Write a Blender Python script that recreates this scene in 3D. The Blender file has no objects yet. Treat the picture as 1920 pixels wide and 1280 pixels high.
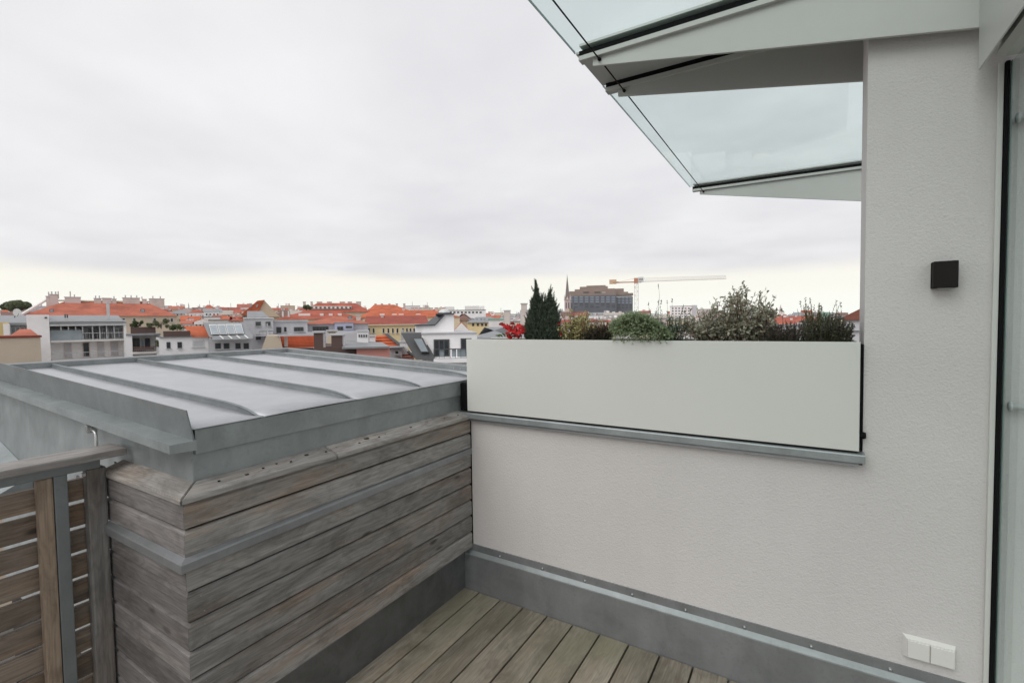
import bpy, bmesh, math, random
from mathutils import Vector, Matrix
R = math.radians
sc = bpy.context.scene
# ------------------------------------------------------------------ camera
CAM = Vector((1.777, -2.400, 1.6)); YAW, PIT, ROL, FPX = 31.45, 2.2585, -0.8274, 892.67
_y, _t, _r = R(YAW), R(PIT), R(ROL)
FW = Vector((-math.sin(_y)*math.cos(_t), math.cos(_y)*math.cos(_t), -math.sin(_t)))
_rt = Vector((math.cos(_y), math.sin(_y), 0)); _up = _rt.cross(FW)
RT = _rt*math.cos(_r) + _up*math.sin(_r); UP = -_rt*math.sin(_r) + _up*math.cos(_r)
cd = bpy.data.cameras.new('camera'); cam = bpy.data.objects.new('camera', cd); sc.collection.objects.link(cam)
cam.matrix_world = Matrix(((RT.x, UP.x, -FW.x, CAM.x), (RT.y, UP.y, -FW.y, CAM.y), (RT.z, UP.z, -FW.z, CAM.z), (0, 0, 0, 1)))
cd.sensor_width = 36; cd.lens = FPX/1920*36; cd.clip_start = .05; cd.clip_end = 30000
sc.camera = cam
# ------------------------------------------------------------------ light
SUN_EL, SUN_AZ = R(46), R(258)      # azimuth measured from +X, counter-clockwise, of the place the light comes from
sd = bpy.data.lights.new('sun', 'SUN'); sun = bpy.data.objects.new('sun', sd); sc.collection.objects.link(sun)
sd.energy = 1.35; sd.angle = R(40); sd.color = (1, .97, .93)
sdir = Vector((math.cos(SUN_EL)*math.cos(SUN_AZ), math.cos(SUN_EL)*math.sin(SUN_AZ), math.sin(SUN_EL)))
sun.rotation_euler = (-sdir).to_track_quat('-Z', 'Y').to_euler()
sc.view_settings.view_transform = 'Standard'; sc.view_settings.look = 'None'
sc.view_settings.gamma = 1; sc.view_settings.exposure = 0; sc.view_settings.use_curve_mapping = False

def nt(tree):
    N = tree.nodes; L = tree.links
    def n(t, ins=None, **kw):
        o = N.new('ShaderNode'+t)
        for k, v in kw.items(): setattr(o, k, v)
        for k, v in (ins or {}).items():
            s = o.inputs[k]
            if isinstance(v, bpy.types.NodeSocket): L.new(v, s)
            else: s.default_value = v
        return o
    return n, L
def ramp(n, fac, stops, interp='LINEAR'):
    r = n('ValToRGB', {0: fac}); cr = r.color_ramp; cr.interpolation = interp
    while len(cr.elements) > 1: cr.elements.remove(cr.elements[-1])
    for i, (p, c) in enumerate(stops):
        e = cr.elements[0] if i == 0 else cr.elements.new(p)
        e.position = p; c = (c, c, c) if isinstance(c, (int, float)) else c
        e.color = (c[0], c[1], c[2], 1)
    return r.outputs[0]
def math_(n, op, a, b=0., c=0.): return n('Math', {0: a, 1: b, 2: c}, operation=op).outputs[0]
def mixc(n, f, a, b, mode='MIX'):
    m = n('Mix', data_type='RGBA', blend_type=mode)
    for i, v in ((0, f), (6, a), (7, b)):
        s = m.inputs[i]
        if isinstance(v, bpy.types.NodeSocket): m.id_data.links.new(v, s)
        else: s.default_value = v if i == 0 else (v[0], v[1], v[2], 1)
    return m.outputs[2]

world = bpy.data.worlds.new('World'); sc.world = world; world.use_nodes = True
world.node_tree.nodes.clear()
n, L = nt(world.node_tree)
tc = n('TexCoord').outputs['Generated']
sky = n('TexSky', sky_type='NISHITA', sun_disc=False, sun_elevation=SUN_EL, sun_rotation=R(90)-SUN_AZ, air_density=1.5, dust_density=3.0)
skyc = mixc(n, 1.0, sky.outputs[0], (.08, .08, .08), 'MULTIPLY')
sp = n('SeparateXYZ', {0: tc}); z = sp.outputs[2]
# overcast sheet: noise on the cloud plane, flattened towards the horizon
zz = math_(n, 'ADD', math_(n, 'MAXIMUM', z, 0.0), .10)
px = math_(n, 'DIVIDE', sp.outputs[0], zz); py = math_(n, 'DIVIDE', sp.outputs[1], zz)
cv = n('CombineXYZ', {0: px, 1: py, 2: 0.}).outputs[0]
c1 = n('TexNoise', {'Vector': cv, 'Scale': .55, 'Detail': 5., 'Roughness': .5, 'Distortion': .4}).outputs[0]
c2 = n('TexNoise', {'Vector': cv, 'Scale': 1.7, 'Detail': 4., 'Roughness': .5}).outputs[0]
cc = math_(n, 'ADD', math_(n, 'MULTIPLY', c1, .7), math_(n, 'MULTIPLY', c2, .3))
cloud = ramp(n, cc, [(.30, (.75, .745, .775)), (.47, (.85, .845, .87)), (.64, (.96, .955, .965))])
# clear strip under the cloud base, cream above, paler towards the roofs
strip = ramp(n, z, [(0., (1.12, 1.17, 1.08)), (.04, (1.13, 1.13, 1.04)), (.10, (1.07, 1.04, .93))])
wob = math_(n, 'MULTIPLY_ADD', n('TexNoise', {'Vector': n('VectorMath', {0: tc, 1: (1, 1, 9)}, operation='MULTIPLY').outputs[0], 'Scale': 2.2, 'Detail': 4.}).outputs[0], .036, -.018)
edge = n('MapRange', {0: math_(n, 'ADD', z, wob), 1: .078, 2: .112}, interpolation_type='SMOOTHSTEP').outputs[0]
up_ = mixc(n, edge, strip, cloud)
up_ = mixc(n, .06, up_, skyc)
below = n('MapRange', {0: z, 1: -.02, 2: 0.}).outputs[0]
col = mixc(n, below, (.30, .29, .28), up_)
bg = n('Background', {0: col, 1: 1.0}); out = n('OutputWorld', {0: bg.outputs[0]})
# ------------------------------------------------------------------ pixel helpers (photo is 1920x1280)
def ray(x, y): return FW + RT*((x-960)/FPX) - UP*((y-640)/FPX)
def on_y(x, y, v): d = ray(x, y); return CAM + d*((v-CAM.y)/d.y)
def on_x(x, y, v): d = ray(x, y); return CAM + d*((v-CAM.x)/d.x)
FH = Vector((-math.sin(_y), math.cos(_y), 0)); RH = Vector((math.cos(_y), math.sin(_y), 0))
def cu(x, y, D):
    d = ray(x, y); t = D/d.dot(FH); return d.dot(RH)*t, CAM.z + d.z*t
def czz(y, D, x=960): return cu(x, y, D)[1]
def cuu(x, D, y=600): return cu(x, y, D)[0]
def cw(u, D, z=0.): v = CAM + RH*u + FH*D; return Vector((v.x, v.y, z))
# ------------------------------------------------------------------ materials
MATS = {}
def mat(name, base, rough=.7, metal=0., var=.12, nscale=3., bump=0., bscale=60., spec=.5, streak=False):
    if name in MATS: return MATS[name]
    m = bpy.data.materials.new(name); m.use_nodes = True; m.node_tree.nodes.clear(); n, L = nt(m.node_tree)
    tc = n('TexCoord').outputs['Object']; rnd = n('ObjectInfo').outputs['Random']
    v = n('VectorMath', {0: tc, 1: n('CombineXYZ', {0: math_(n, 'MULTIPLY', rnd, 37.), 1: math_(n, 'MULTIPLY', rnd, 11.), 2: 0.}).outputs[0]}, operation='ADD').outputs[0]
    if streak: v = n('VectorMath', {0: v, 1: (1, 1, .22)}, operation='MULTIPLY').outputs[0]
    f = n('TexNoise', {'Vector': v, 'Scale': nscale, 'Detail': 6., 'Roughness': .6}).outputs[0]
    lo = [c*(1-var*1.6) for c in base]; hi = [min(c*(1+var*1.6), .95) for c in base]
    c = ramp(n, f, [(.25, lo), (.75, hi)])
    b = n('BsdfPrincipled', {'Base Color': c, 'Roughness': rough, 'Metallic': metal, 'Specular IOR Level': spec})
    if bump:
        h = n('TexNoise', {'Vector': tc, 'Scale': bscale, 'Detail': 4., 'Roughness': .6}).outputs[0]
        L.new(n('Bump', {'Height': h, 'Strength': bump, 'Distance': .004}).outputs[0], b.inputs['Normal'])
    n('OutputMaterial', {0: b.outputs[0]}); MATS[name] = m; return m
def wood_mat(name, axis, grey, warm, dark, warmth=.5, tint=None, wetdark=0.):
    if name in MATS: return MATS[name]
    m = bpy.data.materials.new(name); m.use_nodes = True; m.node_tree.nodes.clear(); n, L = nt(m.node_tree)
    tc = n('TexCoord').outputs['Object']; rnd = n('ObjectInfo').outputs['Random']
    off = n('CombineXYZ', {0: math_(n, 'MULTIPLY', rnd, 61.), 1: math_(n, 'MULTIPLY', rnd, 23.), 2: math_(n, 'MULTIPLY', rnd, 41.)}).outputs[0]
    v = n('VectorMath', {0: tc, 1: off}, operation='ADD').outputs[0]
    def st(a, b):
        s = [b, b, b]; s[axis] = a
        return n('VectorMath', {0: v, 1: tuple(s)}, operation='MULTIPLY').outputs[0]
    fine = n('TexNoise', {'Vector': st(4., 170.), 'Scale': 1., 'Detail': 5., 'Roughness': .65}).outputs[0]
    warp = n('TexNoise', {'Vector': st(1.6, 9.), 'Scale': 1., 'Detail': 3.}).outputs[0]
    # growth rings: banded by a slowly warped across-grain field
    field = math_(n, 'MULTIPLY', warp, 26.)
    rings = math_(n, 'MULTIPLY_ADD', math_(n, 'SINE', math_(n, 'MULTIPLY', field, 3.6)), .5, .5)
    rings = math_(n, 'POWER', rings, 2.2)
    patch = n('TexNoise', {'Vector': st(1.5, 7.), 'Scale': 1., 'Detail': 4., 'Roughness': .6}).outputs[0]
    vo = n('TexVoronoi', {'Vector': st(3.2, 9.), 'Scale': 1., 'Randomness': 1.})
    kn = n('MapRange', {0: vo.outputs['Distance'], 1: .05, 2: .15}, interpolation_type='SMOOTHSTEP').outputs[0]
    gate = math_(n, 'LESS_THAN', n('SeparateColor', {0: vo.outputs['Color']}).outputs[0], .42)
    knot = math_(n, 'MULTIPLY', math_(n, 'SUBTRACT', 1., kn), gate)
    base = mixc(n, math_(n, 'MULTIPLY', ramp(n, patch, [(.48, 0.), (.68, 1.)]), warmth), grey, warm)
    stain = n('TexNoise', {'Vector': st(3.3, 8.), 'Scale': 1., 'Detail': 6., 'Roughness': .7, 'Distortion': .6}).outputs[0]
    base = mixc(n, ramp(n, stain, [(.46, 0.), (.66, .72)]), base, [q*1.15 for q in dark])
    base = mixc(n, ramp(n, fine, [(.38, .36), (.58, 0.)]), base, dark)
    base = mixc(n, math_(n, 'MULTIPLY', rings, .24), base, dark)
    base = mixc(n, math_(n, 'MULTIPLY', knot, .85), base, [d*.55 for d in dark])
    silver = n('TexNoise', {'Vector': st(5., 60.), 'Scale': 1., 'Detail': 2.}).outputs[0]
    base = mixc(n, ramp(n, silver, [(.56, 0.), (.74, .40)]), base, [min(g*1.5, .6) for g in grey])
    if tint:
        g = n('TexNoise', {'Vector': n('VectorMath', {0: n('NewGeometry').outputs['Position'], 1: (1, 1, 1)}, operation='MULTIPLY').outputs[0], 'Scale': 1.7, 'Detail': 4.}).outputs[0]
        base = mixc(n, ramp(n, g, [(.40, 0.), (.66, .62)]), base, tint)
    tone = math_(n, 'MULTIPLY_ADD', rnd, .46, .77)
    base = mixc(n, 1., base, n('CombineXYZ', {0: tone, 1: tone, 2: tone}).outputs[0], 'MULTIPLY')
    b = n('BsdfPrincipled', {'Base Color': base, 'Roughness': .72, 'Specular IOR Level': .35})
    h = math_(n, 'SUBTRACT', math_(n, 'ADD', math_(n, 'MULTIPLY', fine, 1.), math_(n, 'MULTIPLY', rings, -.35)), math_(n, 'MULTIPLY', knot, .6))
    L.new(n('Bump', {'Height': h, 'Strength': .4, 'Distance': .002}).outputs[0], b.inputs['Normal'])
    n('OutputMaterial', {0: b.outputs[0]}); MATS[name] = m; return m
def stucco(name, base, scale=125., strength=.75, dist=.0035):
    m = bpy.data.materials.new(name); m.use_nodes = True; m.node_tree.nodes.clear(); n, L = nt(m.node_tree)
    tc = n('TexCoord').outputs['Object']
    f = n('TexNoise', {'Vector': tc, 'Scale': 1.3, 'Detail': 5.}).outputs[0]
    gr = n('TexNoise', {'Vector': tc, 'Scale': scale, 'Detail': 3., 'Roughness': .55, 'Distortion': .6}).outputs[0]
    g2 = n('TexVoronoi', {'Vector': tc, 'Scale': scale*.75}, feature='SMOOTH_F1').outputs[0]
    c = ramp(n, f, [(.3, [b*.955 for b in base]), (.7, [b*1.03 for b in base])])
    st = n('TexNoise', {'Vector': n('VectorMath', {0: tc, 1: (7., 7., .8)}, operation='MULTIPLY').outputs[0], 'Scale': 1., 'Detail': 4.}).outputs[0]
    c = mixc(n, ramp(n, st, [(.55, 0.), (.8, .18)]), c, [b*.82 for b in base])
    c = mixc(n, ramp(n, gr, [(.3, .16), (.5, 0.)]), c, [b*.6 for b in base])
    b = n('BsdfPrincipled', {'Base Color': c, 'Roughness': .9, 'Specular IOR Level': .2})
    h = math_(n, 'ADD', gr, math_(n, 'MULTIPLY', g2, .5))
    L.new(n('Bump', {'Height': h, 'Strength': strength, 'Distance': dist}).outputs[0], b.inputs['Normal'])
    n('OutputMaterial', {0: b.outputs[0]}); MATS[name] = m; return m
def zinc(name, base, rough=.42, metal=.75, var=.16, sk=.22, spk=.25):
    m = bpy.data.materials.new(name); m.use_nodes = True; m.node_tree.nodes.clear(); n, L = nt(m.node_tree)
    tc = n('TexCoord').outputs['Object']; rnd = n('ObjectInfo').outputs['Random']
    v = n('VectorMath', {0: tc, 1: n('CombineXYZ', {0: math_(n, 'MULTIPLY', rnd, 9.), 1: 0., 2: 0.}).outputs[0]}, operation='ADD').outputs[0]
    f = n('TexNoise', {'Vector': v, 'Scale': 5., 'Detail': 8., 'Roughness': .68, 'Distortion': .5}).outputs[0]
    f2 = n('TexNoise', {'Vector': n('VectorMath', {0: v, 1: (14., 14., 1.6)}, operation='MULTIPLY').outputs[0], 'Scale': 1., 'Detail': 4.}).outputs[0]
    sp_ = n('TexNoise', {'Vector': v, 'Scale': 55., 'Detail': 4.}).outputs[0]
    c = ramp(n, f, [(.3, [b*(1-var*1.5) for b in base]), (.7, [b*(1+var) for b in base])])
    c = mixc(n, ramp(n, f2, [(.52, 0.), (.78, sk)]), c, [b*1.5 for b in base])
    c = mixc(n, ramp(n, sp_, [(.58, 0.), (.72, spk)]), c, [b*.62 for b in base])
    ro = math_(n, 'MULTIPLY_ADD', f, .25, rough-.12)
    b = n('BsdfPrincipled', {'Base Color': c, 'Roughness': ro, 'Metallic': metal})
    w = n('TexNoise', {'Vector': tc, 'Scale': 2.2, 'Detail': 2.}).outputs[0]
    L.new(n('Bump', {'Height': w, 'Strength': .35, 'Distance': .02}).outputs[0], b.inputs['Normal'])
    n('OutputMaterial', {0: b.outputs[0]}); MATS[name] = m; return m
def glassy(name, tint, rough=.02, opac=0., edge=None):
    m = bpy.data.materials.new(name); m.use_nodes = True; m.node_tree.nodes.clear(); n, L = nt(m.node_tree)
    f = n('TexNoise', {'Vector': n('TexCoord').outputs['Object'], 'Scale': 1.1, 'Detail': 3.}).outputs[0]
    c = ramp(n, f, [(.35, [t*.95 for t in tint]), (.65, tint)])
    tr = n('BsdfTransparent', {0: c}); gl = n('BsdfGlossy', {0: (.9, .95, .95, 1), 1: rough}); df = n('BsdfDiffuse', {0: (.5, .55, .54, 1)})
    fc = n('LayerWeight', {0: .5}).outputs['Facing']
    fr = math_(n, 'MULTIPLY_ADD', math_(n, 'POWER', fc, 5.), .55, .03)
    a = n('MixShader', {0: fr, 1: tr.outputs[0], 2: gl.outputs[0]})
    a2 = n('MixShader', {0: opac, 1: a.outputs[0], 2: df.outputs[0]})
    n('OutputMaterial', {0: a2.outputs[0]}); MATS[name] = m; return m
def tiles(name, base, rows=3.2, var=.2):
    """clay tile roof: courses and tile columns as fine relief, patchy colour"""
    m = bpy.data.materials.new(name); m.use_nodes = True; m.node_tree.nodes.clear(); n, L = nt(m.node_tree)
    tc = n('TexCoord').outputs['Object']; rnd = n('ObjectInfo').outputs['Random']
    s = n('SeparateXYZ', {0: tc})
    rowv = math_(n, 'FRACT', math_(n, 'MULTIPLY', math_(n, 'ADD', s.outputs[2], math_(n, 'MULTIPLY', s.outputs[1], .0)), rows*1.6))
    colv = math_(n, 'FRACT', math_(n, 'MULTIPLY', math_(n, 'ADD', s.outputs[0], s.outputs[1]), 4.))
    f = n('TexNoise', {'Vector': tc, 'Scale': .35, 'Detail': 8., 'Roughness': .7}).outputs[0]
    f2 = n('TexNoise', {'Vector': tc, 'Scale': 9., 'Detail': 2.}).outputs[0]
    c = ramp(n, f, [(.3, [b*(1-var*1.7) for b in base]), (.55, base), (.75, [min(b*(1+var), .8) for b in base])])
    c = mixc(n, ramp(n, f2, [(.5, 0.), (.8, .35)]), c, [b*.55 for b in base])
    c = mixc(n, ramp(n, rowv, [(0., .45), (.18, 0.)]), c, [b*.4 for b in base])
    b = n('BsdfPrincipled', {'Base Color': c, 'Roughness': .85})
    L.new(n('Bump', {'Height': math_(n, 'ADD', rowv, math_(n, 'MULTIPLY', colv, .4)), 'Strength': .6, 'Distance': .05}).outputs[0], b.inputs['Normal'])
    n('OutputMaterial', {0: b.outputs[0]}); MATS[name] = m; return m
def leafm(name, a, b2, tr=.25, wi=.75, wn=.25, sc_=45.):
    m = bpy.data.materials.new(name); m.use_nodes = True; m.node_tree.nodes.clear(); n, L = nt(m.node_tree)
    tc = n('TexCoord').outputs['Object']
    f = n('TexNoise', {'Vector': tc, 'Scale': sc_, 'Detail': 2.}).outputs[0]
    f = ramp(n, f, [(.36, 0.), (.64, 1.)])
    isl = n('NewGeometry').outputs['Random Per Island']
    c = mixc(n, math_(n, 'MULTIPLY_ADD', isl, wi, math_(n, 'MULTIPLY', f, wn)), a, b2)
    d = n('BsdfPrincipled', {'Base Color': c, 'Roughness': .6, 'Specular IOR Level': .3}); t = n('BsdfTranslucent', {0: c})
    n('OutputMaterial', {0: n('MixShader', {0: tr, 1: d.outputs[0], 2: t.outputs[0]}).outputs[0]}); MATS[name] = m; return m
# ------------------------------------------------------------------ builders
COL = sc.collection; WLOC = {}
def link(name, data, loc, parent=None):
    o = bpy.data.objects.new(name, data); COL.objects.link(o)
    pl = WLOC[parent.name] if parent else Vector((0, 0, 0))
    o.parent = parent; o.location = Vector(loc) - pl; WLOC[o.name] = Vector(loc); return o
def tag(o, label=None, cat=None, group=None, kind=None):
    for k, v in (('label', label), ('category', cat), ('group', group), ('kind', kind)):
        if v: o[k] = v
    return o
def empty(name, loc, label=None, cat=None, group=None, rz=0., kind=None):
    o = link(name, None, loc); o.rotation_euler.z = rz; o.empty_display_size = .1
    return tag(o, label, cat, group, kind)
CACHE = {}
def boxmesh(sx, sy, sz, m, bev=0.):
    k = (round(sx, 4), round(sy, 4), round(sz, 4), m.name, bev)
    if k in CACHE: return CACHE[k]
    bm = bmesh.new(); bmesh.ops.create_cube(bm, size=1.)
    for v in bm.verts: v.co = Vector((v.co.x*sx, v.co.y*sy, v.co.z*sz))
    if bev: bmesh.ops.bevel(bm, geom=bm.edges[:], offset=bev, segments=2 if bev > .0015 else 1, affect='EDGES', profile=.6)
    me = bpy.data.meshes.new('box'); bm.to_mesh(me); bm.free(); me.materials.append(m); CACHE[k] = me; return me
def box(name, x0, x1, y0, y1, z0, z1, m, parent=None, bev=0.):
    return link(name, boxmesh(abs(x1-x0), abs(y1-y0), abs(z1-z0), m, bev), ((x0+x1)/2, (y0+y1)/2, (z0+z1)/2), parent)
def raw(name, vs, fs, m, parent=None, smooth=False, org=None):
    vs = [Vector(v) for v in vs]
    org = Vector(org) if org else vs[0].copy()
    me = bpy.data.meshes.new(name); me.from_pydata([tuple(v-org) for v in vs], [], fs); me.materials.append(m)
    if smooth:
        for p in me.polygons: p.use_smooth = True
    return link(name, me, org, parent)
def fix(o):
    bm = bmesh.new(); bm.from_mesh(o.data); bmesh.ops.recalc_face_normals(bm, faces=bm.faces); bm.to_mesh(o.data); bm.free(); return o
def prism(name, poly, axis, a, b, m, parent=None, bev=0., mitre=None):
    """extrude a 2-D outline along an axis; outline is (y,z) for x, (x,z) for y, (x,y) for z"""
    k = len(poly)
    def P(p, t):
        if axis == 0: return (t, p[0], p[1])
        if axis == 1: return (p[0], t, p[1])
        return (p[0], p[1], t)
    vs = [P(p, a) for p in poly] + [P(p, b) for p in poly]
    fs = [tuple(range(k))[::-1], tuple(range(k, 2*k))] + [(i, (i+1) % k, k+(i+1) % k, k+i) for i in range(k)]
    o = fix(raw(name, vs, fs, m, parent))
    if bev:
        bm = bmesh.new(); bm.from_mesh(o.data)
        bmesh.ops.bevel(bm, geom=bm.edges[:], offset=bev, segments=1, affect='EDGES'); bm.to_mesh(o.data); bm.free()
    return o
def tube(name, pts, r, m, parent=None, seg=10, r2=None):
    pts = [Vector(p) for p in pts]; vs = []; fs = []
    N_ = len(pts)
    for i, p in enumerate(pts):
        d = (pts[min(i+1, N_-1)] - pts[max(i-1, 0)]).normalized()
        a = d.orthogonal().normalized() if abs(d.z) > .9 else d.cross(Vector((0, 0, 1))).normalized(); b = d.cross(a)
        rr = r if r2 is None else r + (r2-r)*i/(N_-1)
        for k in range(seg):
            t = 2*math.pi*k/seg; vs.append(p + a*math.cos(t)*rr + b*math.sin(t)*rr)
    for i in range(N_-1):
        for k in range(seg): fs.append((i*seg+k, i*seg+(k+1) % seg, (i+1)*seg+(k+1) % seg, (i+1)*seg+k))
    fs.append(tuple(range(seg))[::-1]); fs.append(tuple(range((N_-1)*seg, N_*seg)))
    return raw(name, vs, fs, m, parent, True)
def rod_many(name, segs, r, m, parent, org):
    """many thin square bars joined into one part"""
    vs = []; fs = []
    for a, b, *rr in segs:
        a = Vector(a); b = Vector(b); q = rr[0] if rr else r
        d = (b-a).normalized(); s = (d.cross(Vector((0, 0, 1))) if abs(d.z) < .9 else d.cross(Vector((1, 0, 0)))).normalized(); t = d.cross(s)
        i = len(vs)
        for p in (a, b):
            for x, y in ((-1, -1), (1, -1), (1, 1), (-1, 1)): vs.append(p + s*x*q + t*y*q)
        fs += [(i, i+1, i+5, i+4), (i+1, i+2, i+6, i+5), (i+2, i+3, i+7, i+6), (i+3, i, i+4, i+7), (i+3, i+2, i+1, i), (i+4, i+5, i+6, i+7)]
    return raw(name, vs, fs, m, parent, org=org)
# ------------------------------------------------------------------ palette
G1, G2, G3 = (.295, .285, .272), (.33, .235, .17), (.095, .086, .078)
wd = {a: wood_mat('weathered_larch_%s' % 'xyz'[a], a, G1, G2, G3, .8) for a in (0, 1, 2)}
wcap = {a: wood_mat('silvered_cap_%s' % 'xy'[a], a, (.38, .365, .35), (.42, .33, .25), (.12, .105, .09), .6) for a in (0, 1)}
wshade = wood_mat('shaded_larch_x', 0, (.235, .222, .216), (.25, .205, .18), (.080, .073, .069), .35)  # darker copy of the larch; the outer face's shade is in its colour
wdeck = wood_mat('deck_larch', 1, (.33, .295, .24), (.34, .265, .19), (.12, .10, .078), .55, tint=(.17, .17, .11))
wslat = wood_mat('brown_larch', 1, (.255, .21, .17), (.34, .215, .125), (.085, .065, .050), .7)
wrail = wood_mat('grey_handrail', 1, (.42, .40, .385), (.38, .345, .315), (.20, .185, .175), .3)
zn = zinc('zinc_sheet', (.315, .345, .35), .48, .45); znr = zinc('zinc_roof_sheet', (.50, .51, .53), .44, .5, .08, .06, .14)
znd = zinc('dark_zinc_sheet', (.27, .28, .288), .42, .45, .14)
znu = zinc('weathered_zinc_sheet', (.255, .275, .28), .5, .45, .16); zns = zinc('shaded_zinc_sheet', (.19, .195, .20), .4, .65, .2)  # last one: zinc darkened for the base skirt, shade put into its colour
steel = zinc('galvanised_steel', (.24, .26, .27), .5, .5, .1)
plaster = stucco('wall_plaster', (.63, .608, .596), 150., .6)
white = mat('white_lacquered_panel', (.63, .64, .605), .38, 0, .02, .9)
fin_m = mat('grey_lacquered_metal', (.52, .53, .505), .45, 0, .03, 2.)
black = mat('black_rubber', (.006, .006, .007), .8, 0, .1, spec=.15)
anthr = mat('anthracite_lamp', (.020, .017, .016), .75, 0, .1, 8., spec=.12)
glass = glassy('pale_green_glass', (.945, .995, .985), .03, .015)
gedge = mat('green_glass_edge', (.13, .20, .18), .2, 0, .1)
doorg = glassy('door_glass', (.93, .97, .96), .01)
wplast = mat('white_plastic', (.72, .71, .68), .35, 0, .02)
soil = mat('dark_potting_soil', (.045, .034, .026), .95, 0, .4, 40., .8, 120.)
galv = mat('shiny_galvanised', (.55, .56, .56), .3, .9, .1)
darkgap = mat('dark_backing', (.015, .014, .013), .9)
# ================================================================== GROUND
asphalt = mat('city_ground', (.10, .098, .095), .95, 0, .3, .02)
tag(raw('ground', [(-1650, -1650, -22), (1650, -1650, -22), (1650, 1650, -22), (-1650, 1650, -22)], [(0, 1, 2, 3)], asphalt, org=(0, 0, -22)), kind='structure')
# ================================================================== TERRACE DECK
DZ = -.08
deck = empty('terrace_deck', (1., -1.5, DZ), kind='structure')
X0 = .063-.159*3; PITCH = .159
for k in range(18):
    xa = X0 + PITCH*k
    if xa > 2.36: break
    o = box('plank', xa+.0045, min(xa+PITCH-.0045, 2.378), -3.95, -.034 if xa > -.1 else -1.62, DZ-.027, DZ + .0008*((k*7) % 3-1), wdeck, deck, .0025)
tag(box('deck_underlay', -.5, 2.42, -4., .0, DZ-.09, DZ-.04, darkgap), kind='structure')
# ================================================================== PLASTERED WALL
wall = empty('plastered_wall', (1.5, .1, -.2), 'tall light grey roughcast wall with a low parapet carrying the white planter', 'wall')
prism('wall_body', [(0, -.25), (3.9, -.25), (3.9, 3.6), (1.99, 3.6), (1.99, .992), (0, .992)], 1, 0., .20, plaster, wall)
# base flashing: flat strip, sloping fold, upright sheet
prism('base_flashing', [(0., -.2), (-.030, -.2), (-.030, .142), (-.008, .160), (-.008, .203), (0., .203)], 0, -.05, 2.36, znd, wall)
prism('flashing_fold', [(-.0315, .140), (-.0305, .146), (-.0095, .1635), (-.0075, .1625), (-.0285, .140)], 0, -.045, 2.36, zn, wall)
for sx in (.205, .498, .763, 1.027, 1.294, 1.556, 1.819, 2.09):
    s = tube('screw', [(sx, -.008, .174), (sx, -.0115, .174), (sx, -.0135, .174)], .0062, galv, wall, 10, .004)
    tube('screw_washer', [(sx, -.008, .174), (sx, -.0092, .174)], .009, znd, s, 12)
# sill flashing under the planter
sill = empty('sill_flashing', (1., -.02, 1.0), 'zinc sill flashing with a drip fold under the white planter', 'flashing')
prism('sill_strip', [(.0, 1.050), (-.046, 1.046), (-.049, 1.041), (-.049, 1.013), (-.045, 1.010), (.0, 1.010)], 0, -.06, 1.995, zn, sill)
prism('drip_fold', [(-.0005, 1.009), (-.026, 1.009), (-.030, .994), (-.0005, .991)], 0, -.03, 1.975, znd, sill)
# planter
pl_ = empty('planter_box', (1., .1, 1.052), 'long white lacquered metal planter box standing on the parapet', 'planter')
for nm, a in (('front_panel', (0.002, 1.975, -.040, -.036)), ('rear_panel', (0.002, 1.975, .250, .254)), ('side_panel', (0.002, .006, -.036, .250)), ('side_panel', (1.971, 1.975, -.036, .250))):
    box(nm, a[0], a[1], a[2], a[3], 1.058, 1.500, white, pl_, .0012)
prism('front_rim', [(-.0395, 1.4965), (-.0395, 1.502), (-.018, 1.502), (-.018, 1.4965)], 0, .002, 1.975, white, pl_)
prism('rear_rim', [(.2535, 1.4965), (.2535, 1.502), (.232, 1.502), (.232, 1.4965)], 0, .002, 1.975, white, pl_)
box('base_panel', .006, 1.971, -.036, .25, 1.054, 1.06, black, pl_)
box('soil_bed', .006, 1.971, -.0355, .2495, 1.40, 1.462, soil, pl_)
box('gap_filler', 1.978, 1.989, -.006, .19, 1.055, 1.49, black, wall)  # black block filling the gap between planter and pillar
k = tube('drain_plug', [(1.972, -.012, 1.12), (1.992, -.012, 1.12), (1.999, -.012, 1.12)], .016, black, pl_, 16, .012)
# ================================================================== CLAD ROOF BOX
YL = -1.633; SL = .044; RZ = 1.24; YB = .42; XB = -2.5
rb = empty('clad_roof_box', (-1.2, -.6, 0.), 'low roof box clad in weathered larch boards under a standing seam zinc roof', 'roof structure')
box('core', -2.45, -.062, -1.555, .38, -1.2, 1.04, darkgap, rb)
def clad(zb, zt, i):
    g = .0068; zb += g; zt -= g*.6; th = .021
    # right face, mitred at the corner
    def prof(o): return None
    # x = 0 plane board: outline in (x,z) with top chamfer (shiplap)
    yj = -.012
    p = [(0, zb), (.0, zt-.010), (-.010, zt), (-th, zt), (-th, zb+.012), (-.004, zb)]
    vs = []
    for (x, z_) in p: vs.append((x, YL - x*(-1) if False else YL + (-x), z_))
    for (x, z_) in p: vs.append((x, yj, z_))
    k_ = len(p); fs = [tuple(range(k_))[::-1], tuple(range(k_, 2*k_))] + [(a, (a+1) % k_, k_+(a+1) % k_, k_+a) for a in range(k_)]
    fix(raw('plank', vs, fs, wd[1], rb))
    vs = []
    for (x, z_) in p: vs.append((x-.0012, YL + (-x), z_))
    for (x, z_) in p: vs.append((-.655, YL + (-x), z_))
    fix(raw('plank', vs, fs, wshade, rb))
ZJ = [1.004, .912, .822, .695, .590, .489, .389, .286, .180]
rows = [(.912, 1.004), (.822, .912), (.700, .782), (.595, .700), (.490, .595), (.390, .490), (.287, .390), (.182, .287)]
rows = [(.912, 1.004), (.816, .912), (.696, .790), (.590, .696), (.489, .590), (.389, .489), (.286, .389), (.180, .286)]
for i, (a, b) in enumerate(rows): clad(a, b, i)
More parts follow.
